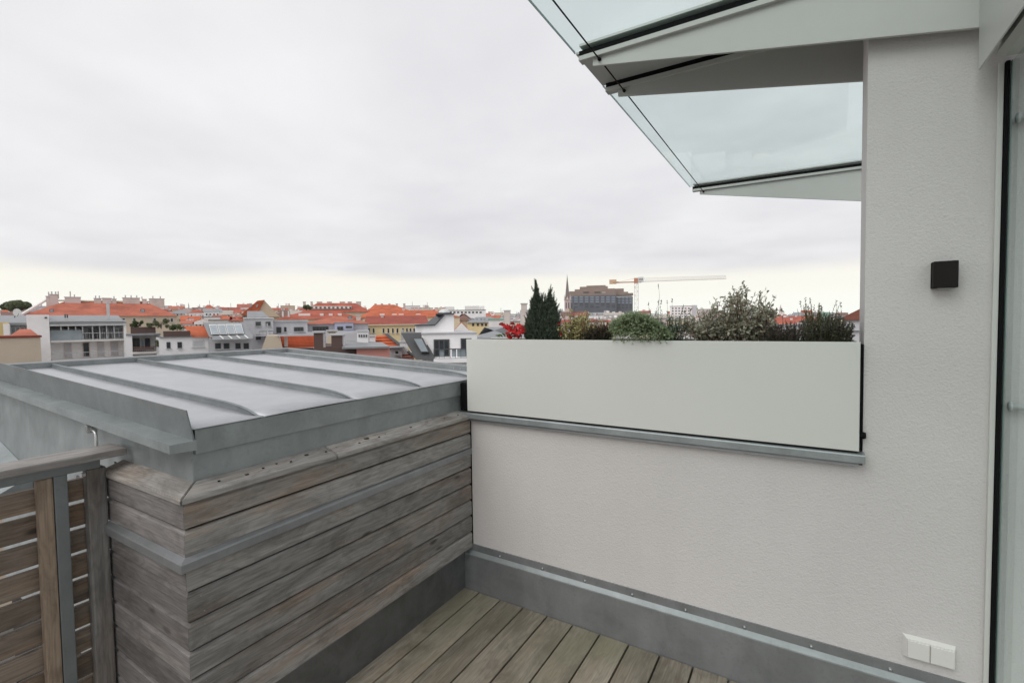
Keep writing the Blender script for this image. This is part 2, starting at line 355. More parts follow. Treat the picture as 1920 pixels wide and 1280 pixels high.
for i, (a, b) in enumerate([(.08, .180), (-.02, .08), (-.12, -.02), (-.22, -.12)]):   # the outer face goes on down
    p = [(YL, a+.003), (YL, b-.011), (YL+.007, b-.003), (YL+.021, b-.003), (YL+.021, a+.003)]
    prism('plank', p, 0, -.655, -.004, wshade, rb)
# nails on the boards
nv = []; 
random.seed(4)
for (a, b) in rows:
    for yy in (-1.585, -.98, -.42, -.05):
        for zz_ in (a+.022, b-.026):
            y_ = yy + random.uniform(-.006, .006)
            nv.append(((-.001, y_, zz_), (.0006, y_, zz_), .0022))
rod_many('nail_heads', nv, .002, znd, rb, (0, -1, .5))['kind'] = 'stuff'
# steel band wrapping both faces
band = [(0.0, .778), (.022, .778), (.024, .781), (.024, .809), (.020, .815), (0.0, .822)]
vs = []
for (x, z_) in band: vs.append((x-.02, -.004, z_))
for (x, z_) in band: vs.append((x, YL-x, z_))
for (x, z_) in band: vs.append((-.62, YL-x, z_))
k_ = len(band); fs = [tuple(range(k_)), tuple(range(2*k_, 3*k_))[::-1]]
for s in (0, 1): fs += [(s*k_+a, s*k_+(a+1) % k_, (s+1)*k_+(a+1) % k_, (s+1)*k_+a) for a in range(k_)]
fix(raw('steel_band', vs, fs, znd, rb))
# sloping cap boards, mitred at the front corner, right one in two lengths
def cap_board(pts_out, pts_in, m):
    # quads given as outer edge a,b and inner edge a,b (top surface); thickness 20 mm down
    T = [Vector(pts_out[0]), Vector(pts_out[1]), Vector(pts_in[1]), Vector(pts_in[0])]
    vs = T + [t - Vector((0, 0, .020)) for t in T]
    o = fix(raw('cap_board', vs, [(0, 1, 2, 3), (7, 6, 5, 4), (0, 4, 5, 1), (1, 5, 6, 2), (2, 6, 7, 3), (3, 7, 4, 0)], m, rb))
    bm = bmesh.new(); bm.from_mesh(o.data); bmesh.ops.bevel(bm, geom=bm.edges[:], offset=.003, segments=2, affect='EDGES'); bm.to_mesh(o.data); bm.free(); return o
OX = .012; IX = -.075; ZO, ZI = 1.024, 1.052
cap_board([(OX, YL-OX+.002, ZO), (OX, -1.02, ZO)], [(IX, YL-IX+.002, ZI), (IX, -1.02, ZI)], wcap[1])
cap_board([(OX, -1.016, ZO), (OX, -.03, ZO)], [(IX, -1.016, ZI), (IX, -.03, ZI)], wcap[1])
cap_board([(OX-.003, YL-OX, ZO), (-.60, YL-OX, ZO)], [(IX-.003, YL-IX, ZI), (-.60, YL-IX, ZI)], wcap[0])
cap_board([(-.604, YL-OX, ZO), (-.66, YL-OX, ZO)], [(-.604, YL-IX, ZI), (-.66, YL-IX, ZI)], wcap[0])
for yy in (-1.50, -1.33, -1.22, -1.05, -.98, -.74, -.68, -.36, -.10):
    tube('screw', [(-.035+.012*math.sin(yy*40), yy, 1.0395), (-.035+.012*math.sin(yy*40), yy, 1.0425)], .0045, black, rb, 8)
kv = bmesh.new()
for yy, xx, rr in ((-1.40, -.03, .009), (-1.27, -.045, .006), (-1.13, -.05, .011), (-.86, -.03, .007), (-.80, -.05, .016), (-.50, -.04, .009), (-.22, -.035, .006)):
    zc_ = ZO+(OX-xx)/(OX-IX)*(ZI-ZO)
    tube('knot', [(xx, yy, zc_-.002), (xx, yy, zc_+.0012)], rr, mat('dark_knot', (.055, .040, .032), .9, 0, .3, 90.), rb, 9, rr*.85)
kv.free()
# metal base skirt of the box on the deck side
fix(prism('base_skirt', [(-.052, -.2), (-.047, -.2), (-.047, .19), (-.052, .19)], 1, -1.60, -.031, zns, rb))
prism('corner_post_sheet', [(-.047, -.004), (-.012, -.004), (-.012, -.010), (-.047, -.010)], 2, -.1, .178, znd, rb)
box('recess_shade_block', -.059, -.004, -.028, .19, 1.055, 1.225, black, rb)  # black block added; stands for the shade in the recess beside the planter
# fascia sheets under the roof edge
def fz(x): return RZ - SL*(x+.06)
fix(prism('lower_fascia', [(-.078, 1.028), (-.074, 1.028), (-.074, 1.150), (-.078, 1.150)], 1, -1.562, .40, zn, rb))
fix(prism('upper_fascia', [(-.080, 1.146), (-.062, 1.146), (-.060, 1.150), (-.060, 1.236), (-.080, 1.236)], 1, -1.560, .41, zn, rb))
fix(prism('side_sheet', [(-.0745, 1.028), (-.0745, 1.20), (-2.5, 1.33), (-2.5, .0), (-.75, .0), (-.75, 1.028)], 1, -1.566, -1.562, zn, rb))
fix(raw('side_gutter_ledge', [(-.040, -1.562, 1.203), (-.040, -1.648, 1.204), (-.040, -1.650, 1.174), (-.040, -1.646, 1.174), (-.040, -1.643, 1.198), (-.040, -1.562, 1.196)] +
    [(-2.5, -1.562, 1.305), (-2.5, -1.648, 1.308), (-2.5, -1.650, 1.278), (-2.5, -1.646, 1.278), (-2.5, -1.643, 1.302), (-2.5, -1.562, 1.298)],
    [(0, 1, 2, 3, 4, 5), (11, 10, 9, 8, 7, 6)] + [(a, (a+1) % 6, 6+(a+1) % 6, 6+a) for a in range(6)], zn, rb))
fix(raw('gutter_end_cap', [(-.0385, -1.566, 1.202), (-.0385, -1.6505, 1.204), (-.0385, -1.6505, 1.174), (-.0385, -1.566, 1.168), (-.0395, -1.566, 1.202), (-.0395, -1.6505, 1.204), (-.0395, -1.6505, 1.174), (-.0395, -1.566, 1.168)],
    [(0, 1, 2, 3), (7, 6, 5, 4), (0, 4, 5, 1), (1, 5, 6, 2), (2, 6, 7, 3), (3, 7, 4, 0)], zn, rb))
# side upstand along the near edge of the roof (leans out slightly)
def ups(xa, xb):
    return [(xa, -1.572, fz(xa)-.04), (xa, -1.592, fz(xa)+.073), (xa, -1.588, fz(xa)+.073), (xa, -1.566, fz(xa)-.04),
            (xb, -1.572, fz(xb)-.04), (xb, -1.592, fz(xb)+.073), (xb, -1.588, fz(xb)+.073), (xb, -1.566, fz(xb)-.04)]
fix(raw('side_upstand', ups(-.048, -2.5), [(0, 1, 2, 3), (7, 6, 5, 4), (0, 4, 5, 1), (1, 5, 6, 2), (2, 6, 7, 3), (3, 7, 4, 0)], znu, rb))
# roof panels between the seams
SEAMS = [-1.575, -1.31, -.84, -.35, .14, .41]
for i in range(5):
    ya, yb = SEAMS[i]+.002, SEAMS[i+1]-.002
    vs = []; nx, ny = 14, 5
    for a in range(nx+1):
        x = -.052 + (XB+.04+.052)*a/nx
        for b in range(ny+1):
            y = ya + (yb-ya)*b/ny
            vs.append((x, y, fz(x) + .0022*math.sin(x*5.1+i*2)*math.sin(math.pi*b/ny)))
    fs = [(a*(ny+1)+b, (a+1)*(ny+1)+b, (a+1)*(ny+1)+b+1, a*(ny+1)+b+1) for a in range(nx) for b in range(ny)]
    o = raw('roof_panel', vs, fs, znr, rb, True, org=(-1.2, (ya+yb)/2, 1.25))
    s = o.modifiers.new('thick', 'SOLIDIFY'); s.thickness = .003
box('roof_deck', -2.48, -.085, -1.56, .40, 1.10, 1.155, darkgap, rb)
for sy in SEAMS[1:-1]:
    xs = [-.050, -.075, -.10, -.13, -.17, -.22, -.28, -.34, -.42, -.60, -1., -1.5, -2., -2.44]
    hs = [.002, .004, .009, .015, .021, .026, .029, .030, .030, .030, .030, .030, .030, .030]
    vs = []; fs = []
    for x, h in zip(xs, hs):
        zb = fz(x)-.002; w = .006; t = min(1, h/.03)
        lean = -.012*(1-t)
        yj = sy + .0015*math.sin(x*9)
        vs += [(x, yj-w*1.6, zb), (x, yj-w+lean*.4, zb+h*.55), (x, yj-w+lean, zb+h), (x, yj+w+lean, zb+h+.001), (x, yj+w, zb+h*.4), (x, yj+w*1.4, zb)]
    for a in range(len(xs)-1):
        for b in range(5): fs.append((a*6+b, a*6+b+1, (a+1)*6+b+1, (a+1)*6+b))
    fs += [(0, 1, 2, 3, 4, 5)]
    fix(raw('standing_seam', vs, fs, znu, rb, False))
# far curbs
vs = [(XB, -1.59, fz(XB)+.042), (XB+.055, -1.59, fz(XB)+.036), (XB+.06, -1.59, fz(XB)-.01), (XB, -1.59, 1.0), (XB, YB, fz(XB)+.042), (XB+.055, YB, fz(XB)+.036), (XB+.06, YB, fz(XB)-.01), (XB, YB, 1.0)]
F8 = [(0, 1, 2, 3), (7, 6, 5, 4), (0, 4, 5, 1), (1, 5, 6, 2), (2, 6, 7, 3), (3, 7, 4, 0)]
fix(raw('rear_curb', vs, F8, znu, rb))
xa, xb = XB+.002, -.055
vs = [(xa, YB, fz(xa)+.041), (xa, YB-.055, fz(xa)+.036), (xa, YB-.06, fz(xa)-.01), (xa, YB, 1.0), (xb, YB, fz(xb)+.041), (xb, YB-.055, fz(xb)+.036), (xb, YB-.06, fz(xb)-.01), (xb, YB, 1.0)]
fix(raw('side_curb', vs, F8, znu, rb))
for q in (-.42, -.36): box('curb_rivet', q-.004, q+.004, YB-.0595, YB-.056, fz(q)+.012, fz(q)+.020, galv, rb)
# ================================================================== RAILING
ra = empty('slatted_railing', (-.63, -1.9, DZ), 'brown slatted wood railing with a wide grey wooden handrail', 'railing')
o = box('handrail', -.705, -.560, -4.0, -1.585, 1.088, 1.118, wrail, ra, .005)
box('steel_flat_bar', -.655, -.600, -4.0, -1.66, 1.050, 1.0865, steel, ra, .003)
box('wooden_post', -.655, -.605, -1.702, -1.640, DZ, 1.049, wd[2], ra, .007)
box('steel_post', -.646, -.612, -1.797, -1.757, DZ, 1.049, steel, ra, .003)
box('wooden_batten', -.650, -.612, -1.842, -1.799, DZ, 1.047, wood_mat('tan_batten', 2, (.32, .25, .19), (.36, .25, .16), (.12, .085, .06), .6), ra, .004)
box('wooden_batten', -.650, -.612, -2.62, -2.577, DZ, 1.047, MATS['tan_batten'], ra, .004)
box('steel_post', -.646, -.612, -2.575, -2.535, DZ, 1.049, steel, ra, .003)
for i in range(11):
    zc_ = .965-.1012*i
    box('slat', -.690, -.662, -3.98, -1.642, zc_-.0415, zc_+.0415, wslat, ra, .003)
rod_many('bolts', [((-.615, -1.712, 1.064-.03), (-.600, -1.712, 1.064-.03), .006), ((-.615, -1.730, 1.030), (-.603, -1.730, 1.030), .005)], .006, galv, ra, (-.6, -1.7, 1.04))
# lightning conductor clamp behind the handrail
p = on_x(181, 832, -.80); LY = p.y
lc = empty('lightning_conductor', (p.x, LY, p.z-.05), 'bent aluminium rod with a galvanised clamp rising behind the handrail end', 'conductor')
pts = [(p.x, LY, p.z-.20), (p.x, LY, p.z+.030)]
for k in range(1, 8):
    t = math.pi/2*k/7; pts.append((p.x - .024*(1-math.cos(t)), LY, p.z+.030+.024*math.sin(t)))
pts.append((p.x-.045, LY, p.z+.058)); alu = mat('bright_aluminium', (.72, .73, .73), .35, .5, .05)
tube('rod', pts, .006, alu, lc, 10)
cx, czv = p.x-.050, p.z+.064
box('clamp', cx-.014, cx+.012, LY-.018, LY+.018, czv-.020, czv+.014, galv, lc, .002)
box('clamp_plate', cx-.030, cx+.024, LY-.008, LY+.008, czv-.006, czv+.004, galv, lc, .001)
tube('clamp_bolt', [(cx-.036, LY, czv), (cx-.012, LY, czv)], .006, galv, lc, 6)
# neighbour terrace paving and low ledge seen through and over the railing
pav = bpy.data.materials.new('pale_paving'); pav.use_nodes = True; pav.node_tree.nodes.clear(); n, L = nt(pav.node_tree)
br = n('TexBrick', {'Vector': n('TexCoord').outputs['Object'], 'Color1': (.58, .56, .54, 1), 'Color2': (.50, .48, .47, 1), 'Mortar': (.22, .21, .2, 1), 'Scale': 1.6, 'Mortar Size': .012, 'Bias': 0., 'Brick Width': .8, 'Row Height': .4})
n('OutputMaterial', {0: n('BsdfPrincipled', {'Base Color': br.outputs[0], 'Roughness': .8}).outputs[0]})
tag(box('lower_terrace_floor', -9, -.76, -9, -1.57, -.9, -.6, pav), kind='structure')
tag(fix(raw('low_gutter', [(-2.5, -1.568, .93), (-2.5, -1.70, .86), (-2.5, -1.70, .83), (-2.5, -1.568, .83), (-1.85, -1.568, .80), (-1.85, -1.70, .73), (-1.85, -1.70, .70), (-1.85, -1.568, .70)], F8, zn)), 'sloping pale zinc gutter on the side of the roof box behind the handrail', 'gutter')
# ================================================================== GLASS CANOPY
cn = empty('glass_canopy', (1.6, -.05, 2.9), 'glazed canopy on tapered grey metal fins reaching out from the house', 'canopy')
def fin(y, thick=.012, y2=None):
    ya, yb = y-thick/2, y+thick/2
    poly = [(.850, 2.955), (.850, 2.902), (2.40, 2.600), (2.40, 2.93)]
    f = prism('fin', [(a, b) for a, b in poly], 1, ya, yb, fin_m, cn, .001)
    w = .05
    def t(x): return 2.962 - .014*(x-.78)
    poly2 = [(.780, t(.78)-.024), (.780, t(.78)), (2.40, t(2.4)), (2.40, t(2.4)-.024)]
    prism('top_bar', poly2, 1, y-w/2, y+w/2, fin_m, cn, .0015)
    poly3 = [(.782, t(.78)+.001), (.782, t(.78)+.0255), (2.40, t(2.4)+.0255), (2.40, t(2.4)+.001)]
    prism('rubber_gasket', poly3, 1, y-w/2+.004, y+w/2-.004, black, cn)
    prism('top_clamp', [(.79, t(.78)+.040), (.79, t(.78)+.052), (2.40, t(2.4)+.052), (2.40, t(2.4)+.040)], 1, y-.036, y+.036, fin_m, cn)
    tube('cable_bolt', [(.888, ya-.010, 2.922), (.888, yb+.010, 2.922)], .009, anthr, cn, 12)
FY = [-.05, .34, 2.90, -2.61]
for y in FY: fin(y)
def gt(x): return 2.988 - .014*(x-.78)
def pane(ya, yb, m=glass, nm='glass_pane'):
    x0 = .755
    vs = [(x0, ya, gt(x0)), (2.40, ya, gt(2.4)), (2.40, yb, gt(2.4)), (x0, yb, gt(x0))]
    o = fix(raw(nm, vs + [(a, b, c+.012) for a, b, c in vs], [(3, 2, 1, 0), (4, 5, 6, 7), (0, 1, 5, 4), (2, 3, 7, 6), (1, 2, 6, 5), (3, 0, 4, 7)], m, cn))
    vs = [(x0-.003, ya, gt(x0)), (x0-.0004, ya, gt(x0)), (x0-.0004, ya, gt(x0)+.012), (x0-.003, ya, gt(x0)+.012)]
    fix(raw('glass_edge', vs + [(a, yb, c) for a, b, c in vs], F8, gedge, o)) if m is glass else None
    return o
pane(.345, 2.895); pane(-2.605, -.055)
# opaque bay over the wall end
pane(-.049, .339, fin_m, 'soffit_panel')
for a, b in ((-.044, .334), (.346, 2.894), (-2.604, -.056)): tube('steel_cable', [(.888, a, 2.922), (.888, b, 2.922)], .0036, anthr, cn, 8)
# house front above the door: flat plate and door head
hf = empty('modern_house', (2.5, -1., 2.5), 'upper front of the house, flat pale plate and grey head above the glass door', 'house')
box('facade_plate', 2.300, 2.306, -4., -.058, 2.470, 3.3, fin_m, hf, .0015)
box('facade_body', 2.308, 2.42, -4., -.062, 2.60, 3.3, white, hf)
prism('door_head', [(2.345, 2.512), (2.368, 2.498), (2.46, 2.498), (2.46, 2.59), (2.365, 2.585), (2.357, 2.548)], 1, -4., -.055, fin_m, hf)
box('head_gasket', 2.340, 2.356, -4., -.056, 2.552, 2.584, black, hf)
# glass door
gd = empty('glass_door', (2.4, -.05, DZ), 'tall frameless glass door edge with a black gasket at the end of the wall', 'door')
box('white_trim', 2.364, 2.379, -.012, -.0005, DZ, 2.497, white, gd, .001)
box('black_gasket', 2.381, 2.3925, -.020, -.0005, DZ, 2.497, black, gd, .001)
box('glass_leaf', 2.3985, 2.4085, -1.20, -.012, DZ, 2.495, doorg, gd)
box('glass_edge_strip', 2.3945, 2.3975, -.022, -.012, DZ, 2.495, gedge, gd)
for py_ in (222, 762):
    pp = on_y(1905, py_, -.026)
    h = tube('handle_bar', [(2.410, -.026, pp.z), (3.3, -.026, pp.z)], .012, mat('light_grey_bar', (.55, .55, .55), .4), gd, 14)
    tube('bar_collar', [(2.4092, -.026, pp.z), (2.416, -.026, pp.z)], .018, MATS['light_grey_bar'], h, 14)
tag(box('room_floor', 2.43, 3.9, -4., -.002, DZ-.05, DZ-.001, mat('pale_room_floor', (.5, .49, .47), .5)), kind='structure')
# wall lamp and sockets
wl = empty('wall_lamp', (2.226, -.03, 1.755), 'small square anthracite outdoor lamp on the plastered wall', 'lamp')
box('housing', 2.192, 2.262, -.052, -.0005, 1.706, 1.805, anthr, wl, .002)
box('light_slot', 2.206, 2.248, -.044, -.012, 1.702, 1.7055, mat('frosted_lens', (.4, .4, .38), .4), wl)
box('cover_joint', 2.1905, 2.1915, -.014, -.011, 1.708, 1.803, black, wl)
ds = empty('double_socket', (2.207, -.01, .29), 'white double weatherproof socket low on the plastered wall', 'socket')
def sock():
    a0, a1, b0, b1 = 2.128, 2.288, .246, .335
    e = .010
    vs = [(a0, -.0005, b0), (a1, -.0005, b0), (a1, -.0005, b1), (a0, -.0005, b1), (a0+e, -.017, b0+e*.6), (a1-e*.5, -.017, b0+e*.6), (a1-e*.5, -.017, b1-e), (a0+e, -.017, b1-e)]
    fix(raw('socket_frame', vs, [(0, 1, 2, 3), (4, 5, 6, 7), (0, 4, 5, 1), (1, 5, 6, 2), (2, 6, 7, 3), (3, 7, 4, 0)], wplast, ds))
    box('hinged_lid', a0+.013, (a0+a1)/2-.0004, -.026, -.0172, b0+.009, b1-.012, wplast, ds, .002)
    box('hinged_lid', (a0+a1)/2+.0030, a1-.007, -.026, -.0172, b0+.009, b1-.012, wplast, ds, .002)
sock()
# ================================================================== CITY
ZG = -22.
wallc = {k: mat('render_'+k, v, .9, 0, .05, .5) for k, v in dict(white=(.87, .86, .86), offwhite=(.78, .76, .74), cream=(.70, .61, .47), beige=(.60, .51, .40), yellow=(.76, .62, .36),
    grey=(.54, .54, .56), lilac=(.40, .41, .54), pink=(.60, .27, .23), brown=(.115, .075, .066), sand=(.56, .46, .34), rosy=(.66, .57, .55), ochre=(.62, .50, .24)).items()}
roofc = dict(orange=tiles('orange_clay_tiles', (.56, .135, .055), 3.2, .28), red=tiles('red_clay_tiles', (.44, .11, .065), 3.2, .28), dkred=tiles('dark_red_clay_tiles', (.33, .075, .05)), terra=tiles('terracotta_tiles', (.50, .155, .095), 3.2, .28),
    brown=tiles('brown_clay_tiles', (.20, .11, .085)), grey=mat('grey_sheet_roof', (.27, .28, .29), .5, .3, .1, 1.), dark=mat('dark_sheet_roof', (.075, .078, .082), .5, .3, .1, 1.),
    green=mat('patinated_copper', (.28, .44, .36), .7, 0, .1), beige=mat('pale_gravel_roof', (.42, .38, .33), .9, 0, .1))
paneg = mat('dark_window_glass', (.035, .042, .048), .08, 0, .3, .8); paleg = mat('pale_window_glass', (.30, .35, .38), .12, 0, .2, .5)
wfr = mat('white_window_frame', (.70, .70, .69), .5); dfr = mat('dark_window_frame', (.07, .07, .07), .5); chim = mat('chimney_render', (.62, .55, .51), .9, 0, .1, 1.)
metal_l = mat('light_metal', (.55, .56, .57), .4, .5, .1)
class Bld:
    """a building in its own frame: x to the right, y away from the viewer, z up"""
    def __init__(s, name, px0, px1, D, dep, label, cat, group=None, yaw=0., kind=None):
        s.pc = (px0+px1)/2; s.D = D; s.dep = dep; uc = cuu(s.pc, D)
        a = math.atan2(-uc, D) + R(yaw); s.ex = RH*math.cos(a) + FH*math.sin(a); s.ey = FH*math.cos(a) - RH*math.sin(a); s.O = cw(uc, D, ZG)
        s.root = empty(name, s.O, label, cat, group, R(YAW)+a, kind)
        s.xo = 0.; xa, xb = s.X(px0), s.X(px1); s.w = xb-xa; s.xo = (xa+xb)/2; s.O = s.O + s.ex*s.xo; s.O.z = ZG; s.xo = 0.
        s.root.location = s.O; WLOC[s.root.name] = s.O.copy()
    def hit(s, px, py, dd):
        d = ray(px, py); o = s.O + s.ey*dd - CAM; t = o.dot(s.ey)/d.dot(s.ey); q = CAM + d*t - s.O; return q.dot(s.ex), q.z
    def X(s, px, dd=0., py=600): return s.hit(px, py, dd)[0]
    def Z(s, py, dd=0., px=None): return s.hit(s.pc if px is None else px, py, dd)[1]
    def put(s, name, me, loc, parent=None, ploc=(0, 0, 0)):
        o = bpy.data.objects.new(name, me); COL.objects.link(o); o.parent = parent or s.root
        o.location = Vector(loc) - Vector(ploc); WLOC[o.name] = Vector((0, 0, 0)); return o
    def box(s, name, x0, x1, y0, y1, z0, z1, m, parent=None, ploc=(0, 0, 0)):
        return s.put(name, boxmesh(abs(x1-x0), abs(y1-y0), abs(z1-z0), m), ((x0+x1)/2, (y0+y1)/2, (z0+z1)/2), parent, ploc)
    def mesh(s, name, vs, fs, m, parent=None, ploc=(0, 0, 0), org=None):
        org = Vector(org or vs[0]); me = bpy.data.meshes.new(name); me.from_pydata([tuple(Vector(v)-org) for v in vs], [], fs); me.materials.append(m)
        o = s.put(name, me, org, parent, ploc); return fix(o)
    def body(s, z, m, x0=None, x1=None, y0=0., y1=None, name='wall'):
        x0 = -s.w/2 if x0 is None else x0; x1 = s.w/2 if x1 is None else x1; y1 = s.dep if y1 is None else y1
        return s.box(name, x0, x1, y0, y1, 0, z, m)
    def gable(s, ze, zr, m, x0=None, x1=None, y0=0., y1=None, hip=0., hipl=None, ov=.35, wm=None, kind='x'):
        x0 = -s.w/2 if x0 is None else x0; x1 = s.w/2 if x1 is None else x1; y1 = s.dep if y1 is None else y1
        hl = hip if hipl is None else hipl; ym = (y0+y1)/2; xm = (x0+x1)/2
        sl = (zr-ze)/((y1-y0)/2) if kind == 'x' else (zr-ze)/((x1-x0)/2); zo = ze-sl*ov
        if kind == 'x':
            vs = [(x0-.2, y0-ov, zo), (x1+.2, y0-ov, zo), (x1+.2, y1+ov, zo), (x0-.2, y1+ov, zo), (x0-.2+hl, ym, zr), (x1+.2-hip, ym, zr)]
            fs = [(0, 1, 5, 4), (2, 3, 4, 5), (1, 2, 5), (3, 0, 4), (3, 2, 1, 0)]
        else:
            vs = [(x0-ov, y0-.2, zo), (x0-ov, y1+.2, zo), (x1+ov, y1+.2, zo), (x1+ov, y0-.2, zo), (xm, y0-.2+hl, zr), (xm, y1+.2-hip, zr)]
            fs = [(0, 1, 5, 4), (2, 3, 4, 5), (3, 0, 4), (1, 2, 5), (0, 3, 2, 1)]
        r = s.mesh('roof', vs, fs, m, org=(x0, y0, ze)); s.rf = (r, Vector((x0, y0, ze)))
        if wm and not hip:
            if kind == 'x':
                for xx in (x0+.001, x1-.001): s.mesh('gable_wall', [(xx-.05, y0+.02, ze-.01), (xx-.05, y1-.02, ze-.01), (xx-.05, ym, zr-.15), (xx+.25, y0+.02, ze-.01), (xx+.25, y1-.02, ze-.01), (xx+.25, ym, zr-.15)], [(0, 1, 2), (5, 4, 3), (0, 3, 4, 1), (1, 4, 5, 2), (2, 5, 3, 0)], wm)
            else: s.mesh('gable_wall', [(x0+.02, y0-.26, ze-.6), (x1-.02, y0-.26, ze-.6), (x1-.02, y0-.26, ze-.02), (xm, y0-.26, zr-.12), (x0+.02, y0-.26, ze-.02), (x0+.02, y0+.3, ze-.6), (x1-.02, y0+.3, ze-.6), (x1-.02, y0+.3, ze-.02), (xm, y0+.3, zr-.12), (x0+.02, y0+.3, ze-.02)],
                        [(0, 1, 2, 3, 4), (9, 8, 7, 6, 5), (0, 5, 6, 1), (1, 6, 7, 2), (2, 7, 8, 3), (3, 8, 9, 4), (4, 9, 5, 0)], wm)
        return r
    def sub(s, name, x0, x1, y0, y1, z0, z1, m): return s.box(name, x0, x1, y0, y1, z0, z1, m, s.rf[0], s.rf[1])
    def flat(s, z, m, x0=None, x1=None, y0=0., y1=None, t=.25, ov=.1, name='roof_slab'):
        x0 = -s.w/2 if x0 is None else x0; x1 = s.w/2 if x1 is None else x1; y1 = s.dep if y1 is None else y1
        return s.box(name, x0-ov, x1+ov, y0-ov, y1+ov, z, z+t, m)
    def win(s, pxa, pxb, pya, pyb, dd=0., m=None, fr=None, name='window', split=1, bare=False):
        """window opening given in photo pixels on a face at depth D+dd"""
        m = m or paneg; fr = fr or wfr
        pc = (pxa+pxb)/2
        x0, x1 = s.X(pxa, dd, pya), s.X(pxb, dd, pya); z1, z0 = s.Z(pya, dd, pc), s.Z(pyb, dd, pc)
        return s.win_m(x0, x1, z0, z1, dd, m, fr, name, split, bare)
    def win_m(s, x0, x1, z0, z1, dd=0., m=None, fr=None, name='window', split=1, bare=False):
        m = m or paneg; fr = fr or wfr; b = min(.10, (x1-x0)*.12)
        f = s.box(name, x0, x1, dd-.05, dd+.04, z0, z1, fr if not bare else m)
        if bare: return f
        fl = ((x0+x1)/2, dd-.005, (z0+z1)/2); w_ = (x1-x0-b*(split+1))/split
        for i in range(split):
            xa = x0+b+i*(w_+b); s.box('pane', xa, xa+w_, dd-.062, dd-.052, z0+b, z1-b, m, f, fl)
        s.box('sill', x0-.06, x1+.06, dd-.16, dd-.051, z0-.08, z0-.005, metal_l, f, fl)
        return f
    def chim(s, pxa, pxb, pya, pyb, dd, m=None, pots=0, dep=.9):
        pc = (pxa+pxb)/2; x0, x1 = s.X(pxa, dd, pya), s.X(pxb, dd, pya); z1, z0 = s.Z(pya, dd, pc), s.Z(pyb, dd, pc)-1.2
        c = s.box('chimney', x0, x1, dd, dd+dep, z0, z1, m or chim); cl = ((x0+x1)/2, dd+dep/2, (z0+z1)/2)
        s.box('chimney_cap', x0-.08, x1+.08, dd-.08, dd+dep+.08, z1+.003, z1+.12, wallc['grey'], c, cl)
        for i in range(pots):
            xx = x0+(x1-x0)*(i+.5)/pots; s.box('chimney_pot', xx-.1, xx+.1, dd+dep/2-.1, dd+dep/2+.1, z1+.12, z1+.12+.5, metal_l, c, cl)
        return c
    def pole(s, px, pya, pyb, dd=0., r=.05, m=None, name='antenna'):
        x = s.X(px, dd, pya); z1, z0 = s.Z(pya, dd, px), s.Z(pyb, dd, px)
        return s.box(name, x-r, x+r, dd-r, dd+r, z0, z1, m or metal_l)
    def rail(s, x0, x1, y, z0, z1, m=None, step=.12, name='balcony_railing'):
        segs = [((x0, y, z1), (x1, y, z1), .03), ((x0, y, z0+.05), (x1, y, z0+.05), .02)]
        k = int((x1-x0)/step)
        for i in range(k+1): x = x0+(x1-x0)*i/k; segs.append(((x, y, z0), (x, y, z1), .010))
        vs = []; o = rod_many(name, segs, .02, m or metal_l, None, (0, 0, 0)); o.parent = s.root; return o
    def dish(s, px, py, dd, r, facing=-20):
        x = s.X(px, dd, py); z = s.Z(py, dd, px); vs = [(0, 0, 0)]; fs = []
        K = 16; J = 4
        for j in range(1, J+1):
            q = r*j/J
            for k in range(K): t = 2*math.pi*k/K; vs.append((q*math.cos(t), -.28*q*q/r, q*math.sin(t)*1.1))
        fs = [(0, 1+k, 1+(k+1) % K) for k in range(K)] + [(1+(j-1)*K+k, 1+j*K+k, 1+j*K+(k+1) % K, 1+(j-1)*K+(k+1) % K) for j in range(1, J) for k in range(K)]
        me = bpy.data.meshes.new('satellite_dish'); me.from_pydata(vs, [], fs); me.materials.append(wfr)
        for p_ in me.polygons: p_.use_smooth = True
        o = s.put('satellite_dish', me, (x, dd, z)); o.rotation_euler.z = R(facing); o.modifiers.new('thick', 'SOLIDIFY').thickness = .03
        a = rod_many('dish_arm', [((0, -.1, -r*.9), (0, -r*.9, -.1), .015), ((0, .05, 0), (0, .3, -r*1.4), .03)], .02, dfr, None, (0, 0, 0)); a.parent = o
        return o
# --- 1 beige block, lower left corner
b = Bld('beige_block', -70, 74, 38, 9, 'plain beige rendered block with a dark red capping, lower left corner', 'building')
zt = b.Z(633, 0, 40); b.body(zt, wallc['beige']); b.box('red_capping', -b.w/2-.1, b.w/2+.08, -.1, 9.1, zt+.002, zt+.16, roofc['dkred'])
b.mesh('roof_hump', [(b.X(20), 1.5, zt+.16), (b.X(72), 1.5, zt+.16), (b.X(60), 4, zt+.7), (b.X(38), 4, zt+.7), (b.X(20), 7, zt+.16), (b.X(72), 7, zt+.16)], [(0, 1, 2, 3), (4, 3, 2, 5), (0, 3, 4), (1, 5, 2), (0, 4, 5, 1)], roofc['terra'])
